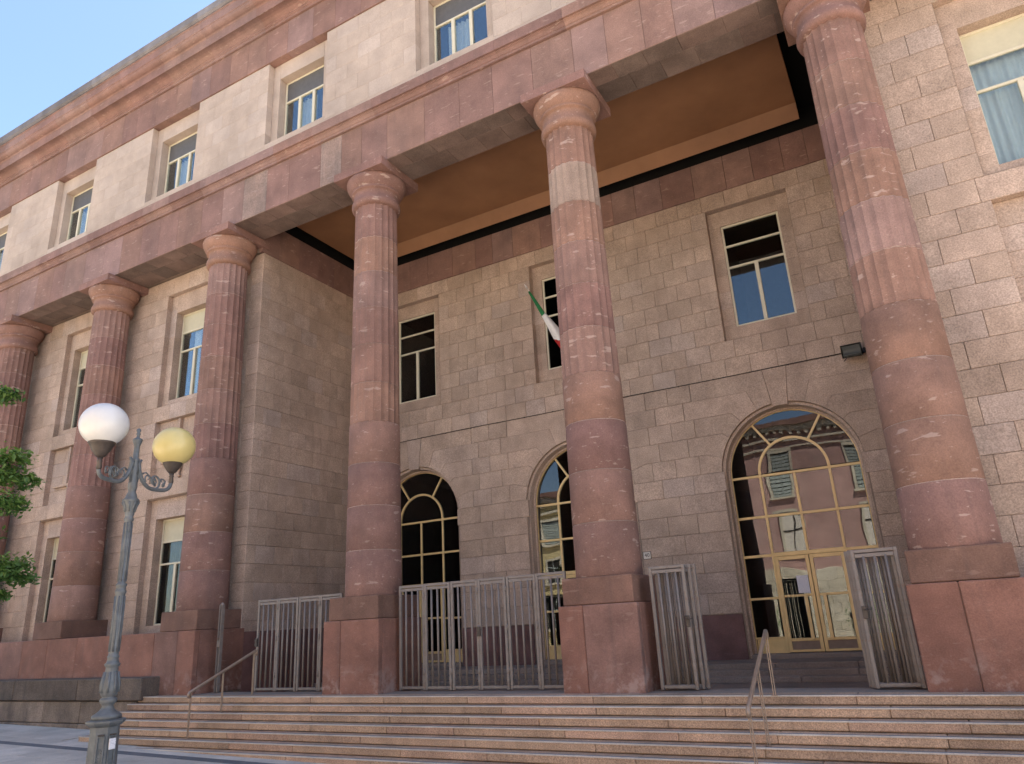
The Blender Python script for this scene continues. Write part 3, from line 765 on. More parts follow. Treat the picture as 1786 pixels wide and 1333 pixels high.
# --- arched doors and windows of the portico
def arched(c, doors):
    yg = 5.95; GL = 'glass' if doors else 'glass_dark'
    A = empty('arched_door', (c, 0, 0), CH)
    # stone reveal: rebated ring plus lining
    m = MB(); ths = [180*i/28 for i in range(29)]
    def ring(ra, ya, rb, yb, t):
        pa = [(ra, ya, 0.1)]+[(ra*math.cos(R_(a)), ya, ARCH_Z+ra*math.sin(R_(a))) for a in ths]+[(-ra, ya, 0.1)]
        pb = [(rb, yb, 0.1)]+[(rb*math.cos(R_(a)), yb, ARCH_Z+rb*math.sin(R_(a))) for a in ths]+[(-rb, yb, 0.1)]
        n = len(pa); m.add(pa+pb, [[i, i+1, n+i+1, n+i] for i in range(n-1)], t)
    ring(1.525, YW+.07, 1.46, YW+.07, (.4, .5, .2)); ring(1.46, YW+.07, 1.44, yg-.09, (.45, .45, .3)); ring(1.44, yg-.09, 1.40, yg-.07, (.5, .5, .5)); ring(1.40, yg-.07, 1.40, yg+.1, (.5, .4, .5))
    m.build('stone_reveal', 'wall_stone', A)
    # frame
    f = MB(); w = .028
    def arcbar(r, a0, a1, ww, ya=yg-.03, yb=yg+.03, n=24):
        pv = []; pf = []
        for i in range(n+1):
            a = R_(a0+(a1-a0)*i/n)
            for (rr, yy) in ((r-ww, ya), (r+ww, ya), (r+ww, yb), (r-ww, yb)): pv.append((rr*math.cos(a), yy, ARCH_Z+rr*math.sin(a)))
        for i in range(n):
            for q in range(4): pf.append([4*i+q, 4*i+(q+1) % 4, 4*(i+1)+(q+1) % 4, 4*(i+1)+q])
        f.add(pv, pf)
    arcbar(1.392, 0, 180, .010); arcbar(.75, 0, 180, w)
    for th in (57, 123):
        a = R_(th); d = Vector((math.cos(a), 0, math.sin(a))); n = Vector((-math.sin(a), 0, math.cos(a)))
        p0, p1 = d*.77, d*1.39; vv = []
        for p in (p0, p1):
            for (s, yy) in ((-.024, yg-.028), (.024, yg-.028), (.024, yg+.028), (-.024, yg+.028)): vv.append((p.x+n.x*s, yy, ARCH_Z+p.z+n.z*s))
        f.add(vv, [[0, 1, 5, 4], [1, 2, 6, 5], [2, 3, 7, 6], [3, 0, 4, 7]])
    ZB = .19; zt = 2.24
    bars(f, [(-1.40, -1.378, ZB, ARCH_Z), (1.378, 1.40, ZB, ARCH_Z), (-.75-w, -.75+w, ZB, ARCH_Z), (.75-w, .75+w, ZB, ARCH_Z), (-w, w, zt, 4.03-w)], yg-.031, yg+.031)
    for z in (4.03, 3.10): bars(f, [(-1.38, 1.38, z-w, z+w)], yg-.034, yg+.034)
    bars(f, [(-1.38, -.75-w, 1.30, 1.35), (.75+w, 1.38, 1.30, 1.35), (-1.38, -.75-w, zt-.03, zt+.03), (.75+w, 1.38, zt-.03, zt+.03)], yg-.033, yg+.033)
    bars(f, [(-.75, .75, zt-.04, zt+.05)], yg-.036, yg+.036)
    bars(f, [(-1.38, -.75-w, .48, .52), (.75+w, 1.38, .48, .52)], yg-.033, yg+.033)
    f.build('frame', 'brass_frame', A)
    # panes
    gp = []
    for (xa, xb, za, zb) in [(-1.39, -.75, 3.1, 4.03), (-.75, 0, 3.1, 4.03), (0, .75, 3.1, 4.03), (.75, 1.39, 3.1, 4.03), (-1.39, -.75, zt, 3.1), (-.75, 0, zt, 3.1), (0, .75, zt, 3.1), (.75, 1.39, zt, 3.1), (-1.39, -.75, 1.33, zt), (.75, 1.39, 1.33, zt), (-1.39, -.75, .5, 1.33), (.75, 1.39, .5, 1.33)]:
        o = obj('pane', *box(-(xb-xa)/2+.02, (xb-xa)/2-.02, -.004, .004, za+.02, zb-.02), GL, A)
        o.location = ((xa+xb)/2, yg, 0); o.rotation_euler = (0, 0, random.uniform(-.006, .006))
    v = [(.735*math.cos(R_(a)), yg, ARCH_Z+.735*math.sin(R_(a))) for a in [180*i/24 for i in range(25)]]
    obj('pane', v, [list(range(25))[::-1]], GL, A)
    for a0, a1 in ((0, 57), (57, 123), (123, 180)):
        aa = [a0+(a1-a0)*i/12 for i in range(13)]
        v = [(1.385*math.cos(R_(a)), yg, ARCH_Z+1.385*math.sin(R_(a))) for a in aa]+[(.76*math.cos(R_(a)), yg, ARCH_Z+.76*math.sin(R_(a))) for a in aa]
        obj('pane', v, [[i, i+1, 14+i, 13+i][::-1] for i in range(12)], GL, A)
    for s in (-1, 1):
        xa, xb = (s*.775, s*1.365) if s > 0 else (-1.365, -.775)
        obj('kick_panel', *box(xa, xb, yg-.015, yg+.015, ZB, .49), 'brass_frame', A)
    # door leaves
    for s in (-1, 1):
        d = MB(); xi, xo = (.006, .72) if s > 0 else (-.72, -.006)
        bars(d, [(xi, xi+.075, ZB+.01, zt-.045), (xo-.075, xo, ZB+.01, zt-.045)], yg-.05, yg+.01)
        bars(d, [(xi+.075, xo-.075, zt-.125, zt-.045), (xi+.075, xo-.075, ZB+.01, ZB+.06), (xi+.075, xo-.075, .42, .48), (xi+.075, xo-.075, 1.325, 1.375)], yg-.048, yg+.008)
        D = d.build('door_leaf', 'brass_frame', A)
        for (za, zb) in ((.48, 1.325), (1.375, zt-.125)): obj('pane', *box(xi+.07, xo-.07, yg-.025, yg-.017, za-.005, zb+.005), GL, D)
        obj('kick_panel', *box(xi+.07, xo-.07, yg-.03, yg-.01, ZB+.055, .425), 'kick_panel', D)
        hx = s*.19
        h = MB(); bars(h, [(hx-.035, hx+.035, .45, 1.36)], yg-.12, yg-.10)
        bars(h, [(hx-.02, hx+.02, .5, .54), (hx-.02, hx+.02, 1.27, 1.31)], yg-.10, yg-.045)
        h.build('handle', 'brass_frame', D)
    st = obj('door_sill', *cbox(-1.45, 1.45, YW-.06, yg+.1, .09, .19, .01), 'floor_stone', A)
    v = [(-1.6, yg+.06, 0), (1.6, yg+.06, 0), (1.6, yg+4.5, 0), (-1.6, yg+4.5, 0), (-1.6, yg+.06, 5.7), (1.6, yg+.06, 5.7), (1.6, yg+4.5, 5.7), (-1.6, yg+4.5, 5.7)]
    obj('lobby', v, [[0, 1, 2, 3], [7, 6, 5, 4], [3, 2, 6, 7], [0, 3, 7, 4], [2, 1, 5, 6]], 'room_dark', A)
for c in BAYS: arched(c, c > -7)

# ================================================================== THINGS ON THE BUILDING
# gates
def gate_panel(parent, x0, x1, y, z0, z1, rot=0.0, nb=3):
    w = x1-x0; m = MB(); t = .052
    bars(m, [(0, t, 0, z1-z0), (w-t, w, 0, z1-z0)], -.025, .025)
    bars(m, [(t, w-t, z1-z0-.05, z1-z0-.002)], -.024, .024); bars(m, [(t, w-t, z1-z0-.115, z1-z0-.06)], -.018, .018)
    bars(m, [(t, w-t, .02, .07)], -.022, .022)
    o = m.build('gate_panel', 'gate_paint', parent); o.location = (x0, y, z0); o.rotation_euler.z = rot
    for i in range(nb):
        bx = t+(w-2*t)*(i+.75)/(nb+.5)
        v, f = tube([(0, 0, .06), (0, 0, z1-z0-.09)], .0205, 8); b = obj('bar', v, f, 'gate_paint', o, None, True); b.location = (bx, random.uniform(-.003, .003), 0)
    return o
G1 = tag(empty('folding_gate', (0, 0, 0)), 'closed grey steel folding gate between the two middle columns', 'gate', 'steel gates between the pedestals')
for k in range(6): gate_panel(G1, -4.40+.61*k+.004, -4.40+.61*(k+1)-.004, .50, .012, 1.925+.003*k, .02*(-1)**k)
G2 = tag(empty('folding_gate', (0, 0, 0)), 'half drawn grey steel folding gate beside the left handrail', 'gate', 'steel gates between the pedestals')
for k in range(4): gate_panel(G2, -8.31+.614*k+.004, -8.31+.614*(k+1)-.004, .50, .012, 1.89, .02*(-1)**k)
G3 = tag(empty('folding_gate', (0, 0, 0)), 'folded back gate stack left of the open entrance, under the number plate', 'gate', 'steel gates between the pedestals')
for k in range(3): gate_panel(G3, .84+.06*k, .84+.06*k+.6, .30+.10*k, .012, 1.87, -.02+.06*(k % 2), 3)
G4 = tag(empty('folding_gate', (0, 0, 0)), 'folded back gate stack against the large right column pedestal', 'gate', 'steel gates between the pedestals')
for k in range(3): gate_panel(G4, 3.88-.05*k, 3.88-.05*k+.61, .30+.10*k, .012, 1.86, .02-.06*(k % 2), 3)
for G, x0, w, n, y in ((G1, -4.40, .61, 6, .50), (G2, -8.31, .614, 4, .50)):
    for k in range(1, n):
        for z in (.28, 1.0, 1.66):
            obj('hinge', *tube([(x0+w*k, y-.03, z), (x0+w*k, y-.03, z+.11)], .013, 8), 'gate_paint', G, None, True)
for G, x, y in ((G1, -2.56, .47), (G2, -8.28, .47), (G3, 1.40, .275), (G4, 3.93, .275)):
    lb = MB(); lb.add(*cbox(x-.035, x+.035, y-.03, y+.012, .92, 1.09, .006)); lb.build('lock_box', 'lamp_dark', G)
    obj('lock_handle', *tube([(x, y-.03, 1.04), (x, y-.07, 1.04), (x+.09, y-.07, 1.04)], .008, 6), 'lamp_dark', G, None, True)
gpst = MB(); bars(gpst, [(-.05, -.035, 0, 1.84), (.035, .05, 0, 1.84)], -.04, .04); bars(gpst, [(-.035, .035, 0, 1.83)], .0, .03); gpst.add(*cbox(-.05, .05, -.045, -.03, .95, 1.08, .004))
PO = tag(empty('gate_post', (-9.37, .40, 0)), 'slim grey steel latch post beside the left pedestal', 'post'); gpst.build('channel', 'gate_paint', PO)
obj('cap', *tube([(-.05, 0, 1.84), (0, 0, 1.88), (.05, 0, 1.84)], .03, 8), 'gate_paint', PO)
# handrails
def handrail(x, pts, posts, label, tx=0.0):
    H = tag(empty('handrail', (x, 0, 0)), label, 'handrail', 'handrails on the steps')
    v, f = tube(pts, .028, 10); obj('rail', v, f, 'rail_paint', H, None, True)
    for (y, z0, z1) in posts:
        m = MB(); bars(m, [(-.020, -.007, z0, z1), (.007, .020, z0, z1)], y-.010, y+.010)
        bars(m, [(-.0068, .0068, z0+.45, z0+.48)], y-.009, y+.007); m.add(*cbox(-.04, .04, y-.03, y+.03, z0, z0+.008, .002)); m.build('post', 'rail_paint', H)
st_z = lambda y: 0 if y > ST_Y0 else -ST_H*math.ceil((ST_Y0-y)/ST_T)
def rail_set(x, yt, zt, yb, zb, label):
    sl = (zt-zb)/(yt-yb)
    pts = [(0, yt+.015, zt-.10), (0, yt+.03, zt-.03), (0, yt, zt)]+[(0, yt+(yb-yt)*i/6, zt+(zb-zt)*i/6) for i in range(1, 7)]+[(0, yb-.02, zb-.03), (0, yb-.01, zb-.09)]
    ps = []
    for y in (yt-.04, (yt+yb)/2-.02, yb+.03):
        ps.append((y, st_z(y), zt+(y-yt)*sl-.015))
    handrail(x, pts, ps, label)
rail_set(-7.80, .03, .85, -1.52, .19, 'thin metal handrail on the steps by the lamp side')
rail_set(2.66, -.34, .83, -2.05, .03, 'thin metal handrail in front of the glazed entrance doors')
# number plate "40"
NP = tag(empty('house_number', (-.957, YW-.004, 2.467)), 'small square white number plate reading 40 on the portico wall', 'sign')
obj('border', *cbox(-.10, .10, -.008, 0, -.09, .09, .003), 'sign_dark', NP); obj('plate', *cbox(-.088, .088, -.014, -.006, -.078, .078, .003), 'sign_white', NP)
def text(s, size, loc, mat, parent, name='numerals', ext=.002):
    cu = bpy.data.curves.new('t', 'FONT'); cu.body = s; cu.size = size; cu.align_x = 'CENTER'; cu.align_y = 'CENTER'; cu.extrude = ext
    t = bpy.data.objects.new('t', cu); COL.objects.link(t); bpy.context.view_layer.update()
    me = bpy.data.meshes.new_from_object(t.evaluated_get(bpy.context.evaluated_depsgraph_get())); bpy.data.objects.remove(t)
    me.materials.clear(); me.materials.append(MAT[mat]); o = link(name, me, parent); o.location = loc; o.rotation_euler = (R_(90), 0, 0); return o
text('40', .125, (0, -.0165, 0), 'sign_dark', NP)
# cable and floodlight
cb = [( x, YW-.012, 6.452-.006*math.sin((x+9.7)*1.3)) for x in [XL+.05+i*(4.18-XL-.05)/40 for i in range(41)]]
CB = tag(obj('cable', *tube(cb, .011, 6), 'cable_black', None, None, True), 'thin black cable clipped along the portico wall above the arches', 'cable')
for i in range(16):
    xx = XL+.5+i*.87; obj('clip', *box(xx-.012, xx+.012, YW-.03, YW, 6.435, 6.462), 'cable_black', CB)
FL = tag(empty('floodlight', (4.30, YW-.02, 6.42)), 'black floodlight on the portico wall beside the right column', 'floodlight')
fm = MB(); hw = .21
hv = [(-hw, -.34, .10), (hw, -.34, .10), (hw, -.25, -.17), (-hw, -.25, -.17), (-hw*.8, -.10, .13), (hw*.8, -.10, .13), (hw*.8, -.08, -.12), (-hw*.8, -.08, -.12)]
fm.add(hv, [[4, 5, 1, 0], [1, 5, 6, 2], [2, 6, 7, 3], [3, 7, 4, 0], [5, 4, 7, 6]]); fm.build('housing', 'flood_black', FL)
lens_v = [(-hw+.02, -.327, .075), (hw-.02, -.327, .075), (hw-.02, -.252, -.15), (-hw+.02, -.252, -.15)]
obj('lens', lens_v, [[0, 3, 2, 1]], 'glass_dark', FL)
nb_ = NB('reflector'); nb_.pbr((.16, .16, .16), .45, None, 0, 0, .4, .3)
rv = []; rf = []
for i in range(9):
    a = math.pi*i/8; yy = -.24+.10*math.sin(a); zz = .085-.21*i/8
    rv += [(-hw+.035, yy-.06, zz), (hw-.035, yy-.06, zz)]
for i in range(8): rf.append([2*i, 2*i+1, 2*i+3, 2*i+2])
obj('reflector', rv, rf, 'reflector', FL)
obj('bracket', *tube([(hw+.02, -.2, 0), (hw+.05, -.2, 0), (hw+.05, 0, 0)], .012, 6), 'flood_black', FL); obj('wall_plate', *cbox(.0, hw+.08, -.03, .02, -.05, .05, .005), 'flood_black', FL)
obj('stay', *tube([(-.1, -.1, -.1), (-.2, 0.0, -.16)], .01, 6), 'flood_black', FL)
# flag on a slanted pole
FG = tag(empty('flag', (-2.6, 0, 0)), 'furled green white and red flag on a slanted pole at the middle window', 'flag')
p0, p1 = Vector((.62, 5.75, 7.02)), Vector((0, 3.44, 9.10))
obj('pole', *tube([p0, p1], .016, 8), 'pole_metal', FG); obj('finial', *tube([p1, p1+(p1-p0).normalized()*.05, p1+(p1-p0).normalized()*.14], [.018, .028, .004], 8), 'pole_metal', FG)
d = (p0-p1)
def cloth(name, t0, t1, r0, r1, mat, droop):
    v = []; f = []; n = 12; mm = 14
    for i in range(n+1):
        t = t0+(t1-t0)*i/n; c = p1+d*t; r = r0+(r1-r0)*i/n; dr = droop(t)
        for k in range(mm):
            a = 2*math.pi*k/mm; w = 1+.28*math.sin(3*a+t*9)
            v.append((c.x+r*w*math.cos(a), c.y+r*.7*w*math.sin(a)*.8, c.z-dr*.5+(r+dr*.6)*math.sin(a)*w-.02))
    for i in range(n):
        for k in range(mm): f.append([i*mm+k, i*mm+(k+1) % mm, (i+1)*mm+(k+1) % mm, (i+1)*mm+k])
    f.append(list(range(mm))); f.append([n*mm+k for k in range(mm)][::-1])
    obj(name, v, f, mat, FG, None, True)
dro = lambda t: .02+.22*t
cloth('green_stripe', .02, .225, .018, .040, 'flag_green', dro); cloth('white_stripe', .22, .45, .038, .10, 'flag_white', dro); cloth('red_stripe', .445, .74, .10, .13, 'flag_red', dro)
# notice on the door glass
NO = tag(obj('notice', *box(-.12, .12, -.002, .002, -.185, .185), 'paper', None), 'white paper notice taped to the left entrance door leaf', 'notice'); NO.location = (2.39, 5.895, 1.58)

# ================================================================== STREET LAMP
def axis_pt(pxx, pyy, dist):
    d = fw*FPX+rt2*(pxx-893)-up2*(pyy-666.5); d /= math.hypot(d.x, d.y); return CAMP+d*dist
def pscale(p):      # photo pixels per metre across, at point p
    a, b = px(p-rt2*.05), px(p+rt2*.05); return math.hypot(a[0]-b[0], a[1]-b[1])/.1
def dist_for(pxx, pyy, wpx, r):
    lo, hi = 3, 20
    for _ in range(40):
        m = (lo+hi)/2
        if 2*r*pscale(axis_pt(pxx, pyy, m)) > wpx: lo = m
        else: hi = m
    return lo
GR = .235
DW, DY = dist_for(182, 741, 78.5, GR), dist_for(304, 779, 69.5, GR)
AXP = axis_pt(230, 860, (DW*.5+DY*.5)); LX, LY = AXP.x, AXP.y; LZ = gz(LX)
LP = tag(empty('street_lamp', (LX, LY, LZ)), 'ornate grey cast iron street lamp with one white and one yellow globe', 'street lamp')
H0 = -LZ   # local z of world 0
def wz(py):   # height on the lamp axis seen at photo row py
    lo, hi = -2, 6
    for _ in range(40):
        m = (lo+hi)/2
        if px((LX, LY, m))[1] > py: lo = m
        else: hi = m
    return lo+H0
def wr(py, w): z = wz(py); return (w/2/pscale(Vector((LX, LY, z-H0))), z)
b0 = wr(1330, 49)[0]
octp = [(b0*1.30, 0), (b0*1.30, .10), (b0*1.15, .13), (b0*1.06, .18), (b0, wz(1330)), wr(1275, 46.5), wr(1266, 47)]
v, f = lathe(octp, 8, cap=True, a0=R_(22.5)); obj('octagonal_base', v, f, 'lamp_iron', LP)
obj('base_cap', *lathe([wr(1268, 44), wr(1265, 53), wr(1262, 60), wr(1259, 64), wr(1256, 64), wr(1254, 50)], 8, a0=R_(22.5)), 'lamp_iron', LP)
sp_ = [(1254, 47), (1250, 48), (1247, 47), (1244, 38), (1239, 26), (1234, 19), (1231, 18), (1228, 21), (1225, 26), (1221, 28.5), (1218, 26), (1216, 20), (1214, 23), (1211, 27), (1203, 29.5), (1194, 28.5), (1184, 25), (1172, 21), (1164, 19.5), (1161, 24), (1158, 25.5), (1155, 20), (1149, 17), (1147, 19), (1145, 19.5), (1143, 17), (1139, 16), (1080, 16.5), (1036, 15.5), (1034, 18), (1031, 18.5), (1029, 15.5), (1024, 15.5), (1022, 18), (1019, 17.5), (1017, 13), (960, 13), (910, 12.5), (908, 15.5), (905, 15.5), (902, 13.5), (899, 13.5), (897, 15.5), (894, 15), (884, 19), (877, 25), (874, 28), (872, 27), (869, 20), (864, 17), (858, 12), (855, 13), (850, 15.5), (843, 14.5), (832, 12), (824, 11), (821, 12.5), (818, 11.5), (806, 11), (804, 12.8), (801, 12.5), (799, 9.5), (779, 9), (776, 11), (770, 15), (767.5, 16.5), (766, 14), (764, 6), (760, 5), (757.5, 7.5), (755, 5), (752, 8), (749.5, 7), (747.5, 2)]
obj('shaft', *lathe([wr(p, w) for p, w in sp_], 24), 'lamp_iron', LP, None, True)
# raised ribs on the shaft (fluting)
for i in range(8):
    a = 2*math.pi*i/8; c, s = math.cos(a), math.sin(a)
    def rib(L, w):
        pts = []
        for p, wd in L:
            r, z = wr(p, wd); pts.append((c*r, s*r, z))
        obj('shaft_rib', *tube(pts, w, 6), 'lamp_iron', LP, None, True)
    rib([(1137, 16), (1040, 15.5)], .009); rib([(1014, 13), (912, 12.5)], .008); rib([(1208, 28), (1194, 28.5), (1172, 21)], .014); rib([(893, 15), (884, 19), (876, 26)], .012)
Gw = axis_pt(182, 741, DW); Gy = axis_pt(304, 779, DY)
for G, pyb, rr, mt, nm, dname in ((Gw, 741, GR, 'globe_white', 'white', 0), (Gy, 779, GR, 'globe_yellow', 'yellow', 1)):
    L = Vector((G.x-LX, G.y-LY, 0)); reach = L.length; u = L.normalized(); gzc = G.z-LZ
    pt = lambda r, z: (u.x*r, u.y*r, z)
    def zrow(r, py):
        lo, hi = -1, 6
        for _ in range(40):
            m = (lo+hi)/2
            if px((LX+u.x*r, LY+u.y*r, m))[1] > py: lo = m
            else: hi = m
        return lo-LZ
    rim, cb_, stm, low_ = (772, 797, 816, 842) if dname == 0 else (802, 825, 841, 857)
    z1_, z0_ = zrow(reach, rim), zrow(reach, cb_); hh = z1_-z0_
    v, f = lathe([(rr*math.sin(R_(180*i/28)), -rr*math.cos(R_(180*i/28))*.96) for i in range(1, 28)], 40, (0, 0, 0)); o = obj('globe', v, f, mt, LP, None, True); o.location = pt(reach, gzc)
    o['label'] = 'white glass globe' if dname == 0 else 'yellowed glass globe'
    v, f = lathe([(.03, -hh*1.02), (.042, -hh*.98), (.052, -hh*.9), (.095, -hh*.5), (.112, -hh*.2), (.124, -hh*.14), (.132, -hh*.05), (.128, 0), (.10, .01)], 28); o = obj('globe_cup', v, f, 'lamp_dark', LP, None, True); o.location = pt(reach, z1_)
    zs_ = zrow(reach, stm); obj('globe_stem', *lathe([(.03, z0_), (.022, z0_-(z0_-zs_)*.3), (.030, z0_-(z0_-zs_)*.4), (.022, z0_-(z0_-zs_)*.5), (.028, zs_), (.02, zs_-.02)], 14, pt(reach, 0)), 'lamp_dark', LP, None, True)
    zl_ = zrow(reach*.55, low_-3)
    zb = zs_
    arm = bez(pt(.045, wz(804)), pt(.06, zl_+.16), pt(reach*.22, zl_), pt(reach*.52, zl_), 12)+bez(pt(reach*.52, zl_), pt(reach*.85, zl_), pt(reach*1.0, zs_-.10), pt(reach, zs_), 10)[1:]
    A = obj('arm', *tube(arm, .022, 8), 'lamp_iron', LP, None, True)
    sc = MB(); low = zl_+.06
    def spiral(cx, cz, r, t0, t1, w):
        return tube([pt(cx+r*(1-.75*i/20)*math.cos(t0+(t1-t0)*i/20), cz+r*(1-.75*i/20)*math.sin(t0+(t1-t0)*i/20)) for i in range(21)], [w*(1-.5*i/20) for i in range(21)], 6)
    sc.add(*spiral(reach*.55, low+.03, .085, -1.4, 6.4, .014)); sc.add(*spiral(reach*.36, low+.05, .045, 4.2, -1.5, .010)); sc.add(*spiral(reach*.76, low+.05, .04, -1.6, 4.5, .010))
    sc.add(*tube([pt(reach*.58, low-.02), pt(reach*.45, low+.06), pt(reach*.30, low+.11), pt(reach*.22, low+.09)], [.012, .01, .008, .012], 6))
    for q in range(7):
        t = random.uniform(.4, .8); sc.add(*tube([pt(reach*t, low+random.uniform(-.02, .06)), pt(reach*t+.03, low+random.uniform(0, .1))], [.014, .004], 6))
    sc.build('scrollwork', 'lamp_iron', A, True)
    obj('arm_crest', *tube([pt(.045, wz(842)), pt(.075, wz(820)), pt(.06, wz(806)), pt(.085, wz(800))], [.012, .016, .018, .012], 6), 'lamp_iron', LP, None, True)
# plate, doors and emblem on the octagonal base (faces towards the camera)
va = math.atan2(CAMP.y-LY, CAMP.x-LX); fn = [R_(45*k) for k in range(8)]
fn.sort(key=lambda a: -math.cos(a-va)); fa, fb = fn[0], fn[1]
right_is = lambda a: Vector((math.cos(a), math.sin(a), 0)).dot(rt2)
if right_is(fa) < right_is(fb): fa, fb = fb, fa
def on_face(a, w0, w1, z0, z1, rr, th, name, mat, c=.004):
    v, f = cbox(w0, w1, -th, 0, z0, z1, c)
    o = obj(name, v, f, mat, LP); o.location = (math.cos(a)*rr, math.sin(a)*rr, 0); o.rotation_euler = (R_(-1.4)*0, 0, a+math.pi/2); return o
zt_, zb_ = wz(1283), .35; hw_ = b0*.26
for a in (fa, fb):
    for (w0, w1, z0, z1) in ((-hw_, -hw_+.012, zb_, zt_), (hw_-.012, hw_, zb_, zt_), (-hw_, hw_, zt_-.006, zt_+.006), (-hw_, hw_, zb_-.006, zb_+.006)):
        on_face(a, w0, w1, z0, z1, b0*.93, .012, 'door_moulding', 'lamp_iron')
    on_face(a, -hw_*.8, hw_*.8, zt_+.008, zt_+.02, b0*.93, .022, 'door_hood', 'lamp_dark')
on_face(fa, -.035, .028, wz(1306), wz(1287), b0*.935, .02, 'inspection_plate', 'paper', .002)
for r_ in (.05, .035):
    v, f = tube([(r_*math.cos(t)*.8, 0, r_*math.sin(t)*1.2) for t in [2*math.pi*i/4 for i in range(5)]] if r_ > .04 else [(r_*math.cos(t)*.7, 0, r_*math.sin(t)*.7) for t in [2*math.pi*i/14 for i in range(15)]], .006, 6)
    o = obj('emblem', v, f, 'lamp_iron', LP); o.location = (math.cos(fb)*b0*.95, math.sin(fb)*b0*.95, wz(1316)); o.rotation_euler = (0, 0, fb+math.pi/2)

# ================================================================== STREET TREE (its right edge reaches into the picture)
TX, TY = -7.9, -6.95; TZ = gz(TX)
TR = tag(empty('street_tree', (TX, TY, TZ)), 'leafy green street tree at the left edge of the square', 'tree')
tb = MB(); tb.add(*tube([(0, 0, -.1), (.02, .01, 1.0), (-.02, .03, 2.2), (.03, 0, 3.4), (0, .02, 5.6)], [.15, .12, .10, .08, .02], 12))
clus = []
anch = [axis_pt(12, 690, 13.0), axis_pt(20, 800, 12.9), axis_pt(42, 838, 13.1), axis_pt(12, 878, 12.8), axis_pt(20, 985, 13.0), axis_pt(36, 1008, 13.0), axis_pt(2, 1040, 12.9), axis_pt(-5, 1000, 12.8), axis_pt(-8, 830, 12.9), axis_pt(-10, 690, 12.8)]
arad = [.19, .25, .21, .27, .23, .19, .14, .26, .29, .23]
for p, r in zip(anch, arad): clus.append((p-Vector((TX, TY, TZ)), r))
for p, r in list(clus): tb.add(*tube(bez((0, 0, p.z-.35), (p.x*.3, p.y*.3, p.z-.2), (p.x*.7, p.y*.7, p.z-.02), p, 6), [.035-.004*i for i in range(7)], 6))
rnd = random.Random(3)
for k in range(46):
    a = rnd.uniform(0, 6.28); z = rnd.uniform(2.5, 6.2); rr = rnd.uniform(.3, 1.5)*(1-.5*abs(z-4.2)/2.2)
    p = Vector((rr*math.cos(a), rr*math.sin(a), z))
    q = px(p+Vector((TX, TY, TZ)))
    if q and q[0]+30 > -8: continue
    clus.append((p, rnd.uniform(.25, .42)))
    tb.add(*tube(bez((0, 0, p.z-.5), (p.x*.3, p.y*.3, p.z-.3), (p.x*.7, p.y*.7, p.z-.05), p, 5), [.03-.004*i for i in range(6)], 5))
tb.build('trunk', 'bark', TR, True)
lm = MB()
for ci, (p, r) in enumerate(clus):
    n = int(430*(r/.25)**2) if ci < 10 else int(300*(r/.25)**2)
    tone = rnd.uniform(.2, .6)
    for k in range(n):
        d = Vector((rnd.gauss(0, 1), rnd.gauss(0, 1), rnd.gauss(0, .62)))
        d = d.normalized()*r*rnd.random()**.45*rnd.choice((1, 1, 1, 1.15, 1.45)); d.z *= .7
        c = p+d; s = rnd.uniform(.03, .056)
        ax = Vector((rnd.gauss(0, 1), rnd.gauss(0, 1), rnd.gauss(-.3, .5))).normalized(); sd_ = ax.cross(Vector((rnd.gauss(0, .5), rnd.gauss(0, .5), 1))).normalized(); nn = ax.cross(sd_)
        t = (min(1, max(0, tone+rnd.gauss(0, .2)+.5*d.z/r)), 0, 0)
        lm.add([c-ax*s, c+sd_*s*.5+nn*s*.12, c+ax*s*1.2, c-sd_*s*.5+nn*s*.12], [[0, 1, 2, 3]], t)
lm.build('crown', 'leaf', TR)

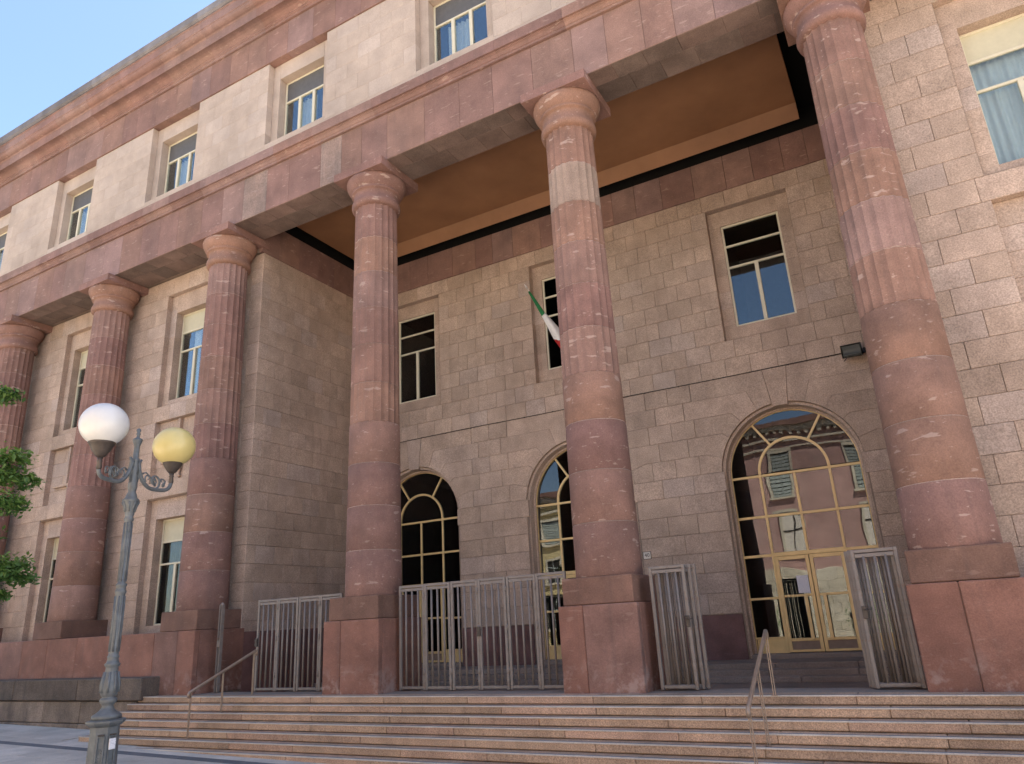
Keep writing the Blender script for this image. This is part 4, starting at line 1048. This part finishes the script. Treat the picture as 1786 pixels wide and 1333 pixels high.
# ================================================================== HOUSES ACROSS THE SQUARE (seen in the glass)
def facade_house(name, label, x0, x1, yb, h, depth, mat, floors, bw, base=True, arch_ground=True):
    B = tag(empty(name, ((x0+x1)/2, yb, -1)), label, 'building'); cx = (x0+x1)/2
    Z = lambda z: z+1
    obj('wall', *box(x0-cx, x1-cx, -depth, 0, 0, Z(h)), mat, B, (.4, .5, .3))
    obj('roof', *box(x0-cx-.6, x1-cx+.6, -depth-.5, .55, Z(h), Z(h)+.35), 'red_stone', B)
    m = MB(); m.box(x0-cx-.1, x1-cx+.1, 0.002, .35, Z(h-.35), Z(h)-.004); m.box(x0-cx-.1, x1-cx+.1, .002, .18, Z(h-1.1), Z(h-.95)); m.box(x0-cx-.1, x1-cx+.1, .002, .12, Z(h-1.6), Z(h-1.5))
    xx = x0-cx
    while xx < x1-cx: m.box(xx, xx+.18, .003, .30, Z(h-.62), Z(h-.352)); xx += .5
    m.build('cornice', 'pale_trim', B)
    if base:
        for k in range(8):
            xx = x0-cx+(0 if k % 2 else -.4)
            while xx < x1-cx:
                a = max(xx, x0-cx); b = min(xx+.95, x1-cx)
                if b-a > .1: stone('base_stone', a, b, .002, .12, .1+.5*k, .1+.5*(k+1), 'pale_trim', B, .02, .004)
                xx += .95
    xx = x0+bw/2
    while xx < x1-bw/3:
        for (za, zb, kind) in floors:
            c = xx-cx; w = .62
            W = empty('window', (c, 0, 0), B)
            fr = MB(); fr.box(-w-.16, -w, .003, .12, Z(za), Z(zb)); fr.box(w, w+.16, .003, .12, Z(za), Z(zb)); fr.box(-w-.16, w+.16, .003, .14, Z(zb), Z(zb)+.18); fr.box(-w-.25, w+.25, .003, .22, Z(za)-.14, Z(za))
            if kind == 'ped': fr.add([(-w-.35, .005, Z(zb)+.2), (w+.35, .005, Z(zb)+.2), (0, .005, Z(zb)+.75), (-w-.35, .25, Z(zb)+.2), (w+.35, .25, Z(zb)+.2), (0, .25, Z(zb)+.75)], [[0, 1, 2], [5, 4, 3], [0, 2, 5, 3], [1, 4, 5, 2], [0, 3, 4, 1]])
            fr.build('frame', 'pale_trim', W)
            obj('pane', *box(-w, w, .004, .03, Z(za), Z(zb)), 'room_dark' if kind != 'arch' else 'sign_white', W)
            s = MB()
            for q in range(9): s.box(-.03, .03, .032, .06, Z(za)+(Z(zb)-Z(za))*q/9, Z(za)+(Z(zb)-Z(za))*(q+.9)/9)
            s.box(-w, w, .032, .058, Z(za+(zb-za)*.6), Z(za+(zb-za)*.6)+.08)
            s.build('mullion', 'shutter_grey' if kind != 'arch' else 'cable_black', W)
            if kind == 'shut':
                for sx in (-1, 1):
                    sh_ = MB(); a, b = (-w+.02, -.05) if sx < 0 else (.05, w-.02)
                    for q in range(12): sh_.box(a, b, .034, .06, Z(za)+.05+(zb-za-.1)*q/12, Z(za)+.05+(zb-za-.1)*(q+.75)/12)
                    sh_.build('shutter', 'shutter_grey', W)
        xx += bw
    return B
facade_house('townhouse', 'pink plastered townhouse with grey shuttered windows across the square', -8.5, 14, -24, 12.0, 9, 'pink_plaster', [(4.2, 6.5, 'arch'), (7.6, 10.2, 'shut')], 4.4)
facade_house('townhouse', 'yellow plastered apartment house at the far side of the square', -34, -12.5, -25, 9.6, 9, 'yellow_plaster', [(.6, 2.4, 'plain'), (3.6, 5.2, 'plain'), (6.4, 8.0, 'shut')], 3.4, base=False)

for n_, (sx, sr, lab) in enumerate(((-3.2, .75, 'clipped'), (1.4, .95, 'tall'), (6.2, .8, 'wide'))):
    PB = tag(empty('potted_shrub', (sx, -21.2, gz(sx))), {'clipped': 'small round shrub in a stone pot before the pink townhouse', 'tall': 'largest potted shrub before the pink townhouse', 'wide': 'potted shrub before the right end of the pink townhouse'}[lab], 'shrub')
    obj('pot', *lathe([(.22, 0), (.30, .05), (.36, .42), (.40, .46), (.36, .48), (.33, .44)], 20), 'pale_trim', PB, None, True)
    sm = MB()
    for k in range(900):
        d = Vector((rnd.gauss(0, 1), rnd.gauss(0, 1), rnd.gauss(0, 1))).normalized()*sr*rnd.random()**.4; c = d+Vector((0, 0, .45+sr)); q = .05
        ax = Vector((rnd.gauss(0, 1), rnd.gauss(0, 1), rnd.gauss(0, 1))).normalized(); sd2 = ax.cross(Vector((.3, .2, 1))).normalized()
        sm.add([c-ax*q, c+sd2*q*.5, c+ax*q, c-sd2*q*.5], [[0, 1, 2, 3]], (rnd.random()*.7, 0, 0))
    sm.build('foliage', 'leaf', PB); obj('stem', *tube([(0, 0, .3), (0, 0, .5+sr)], .04, 8), 'bark', PB)
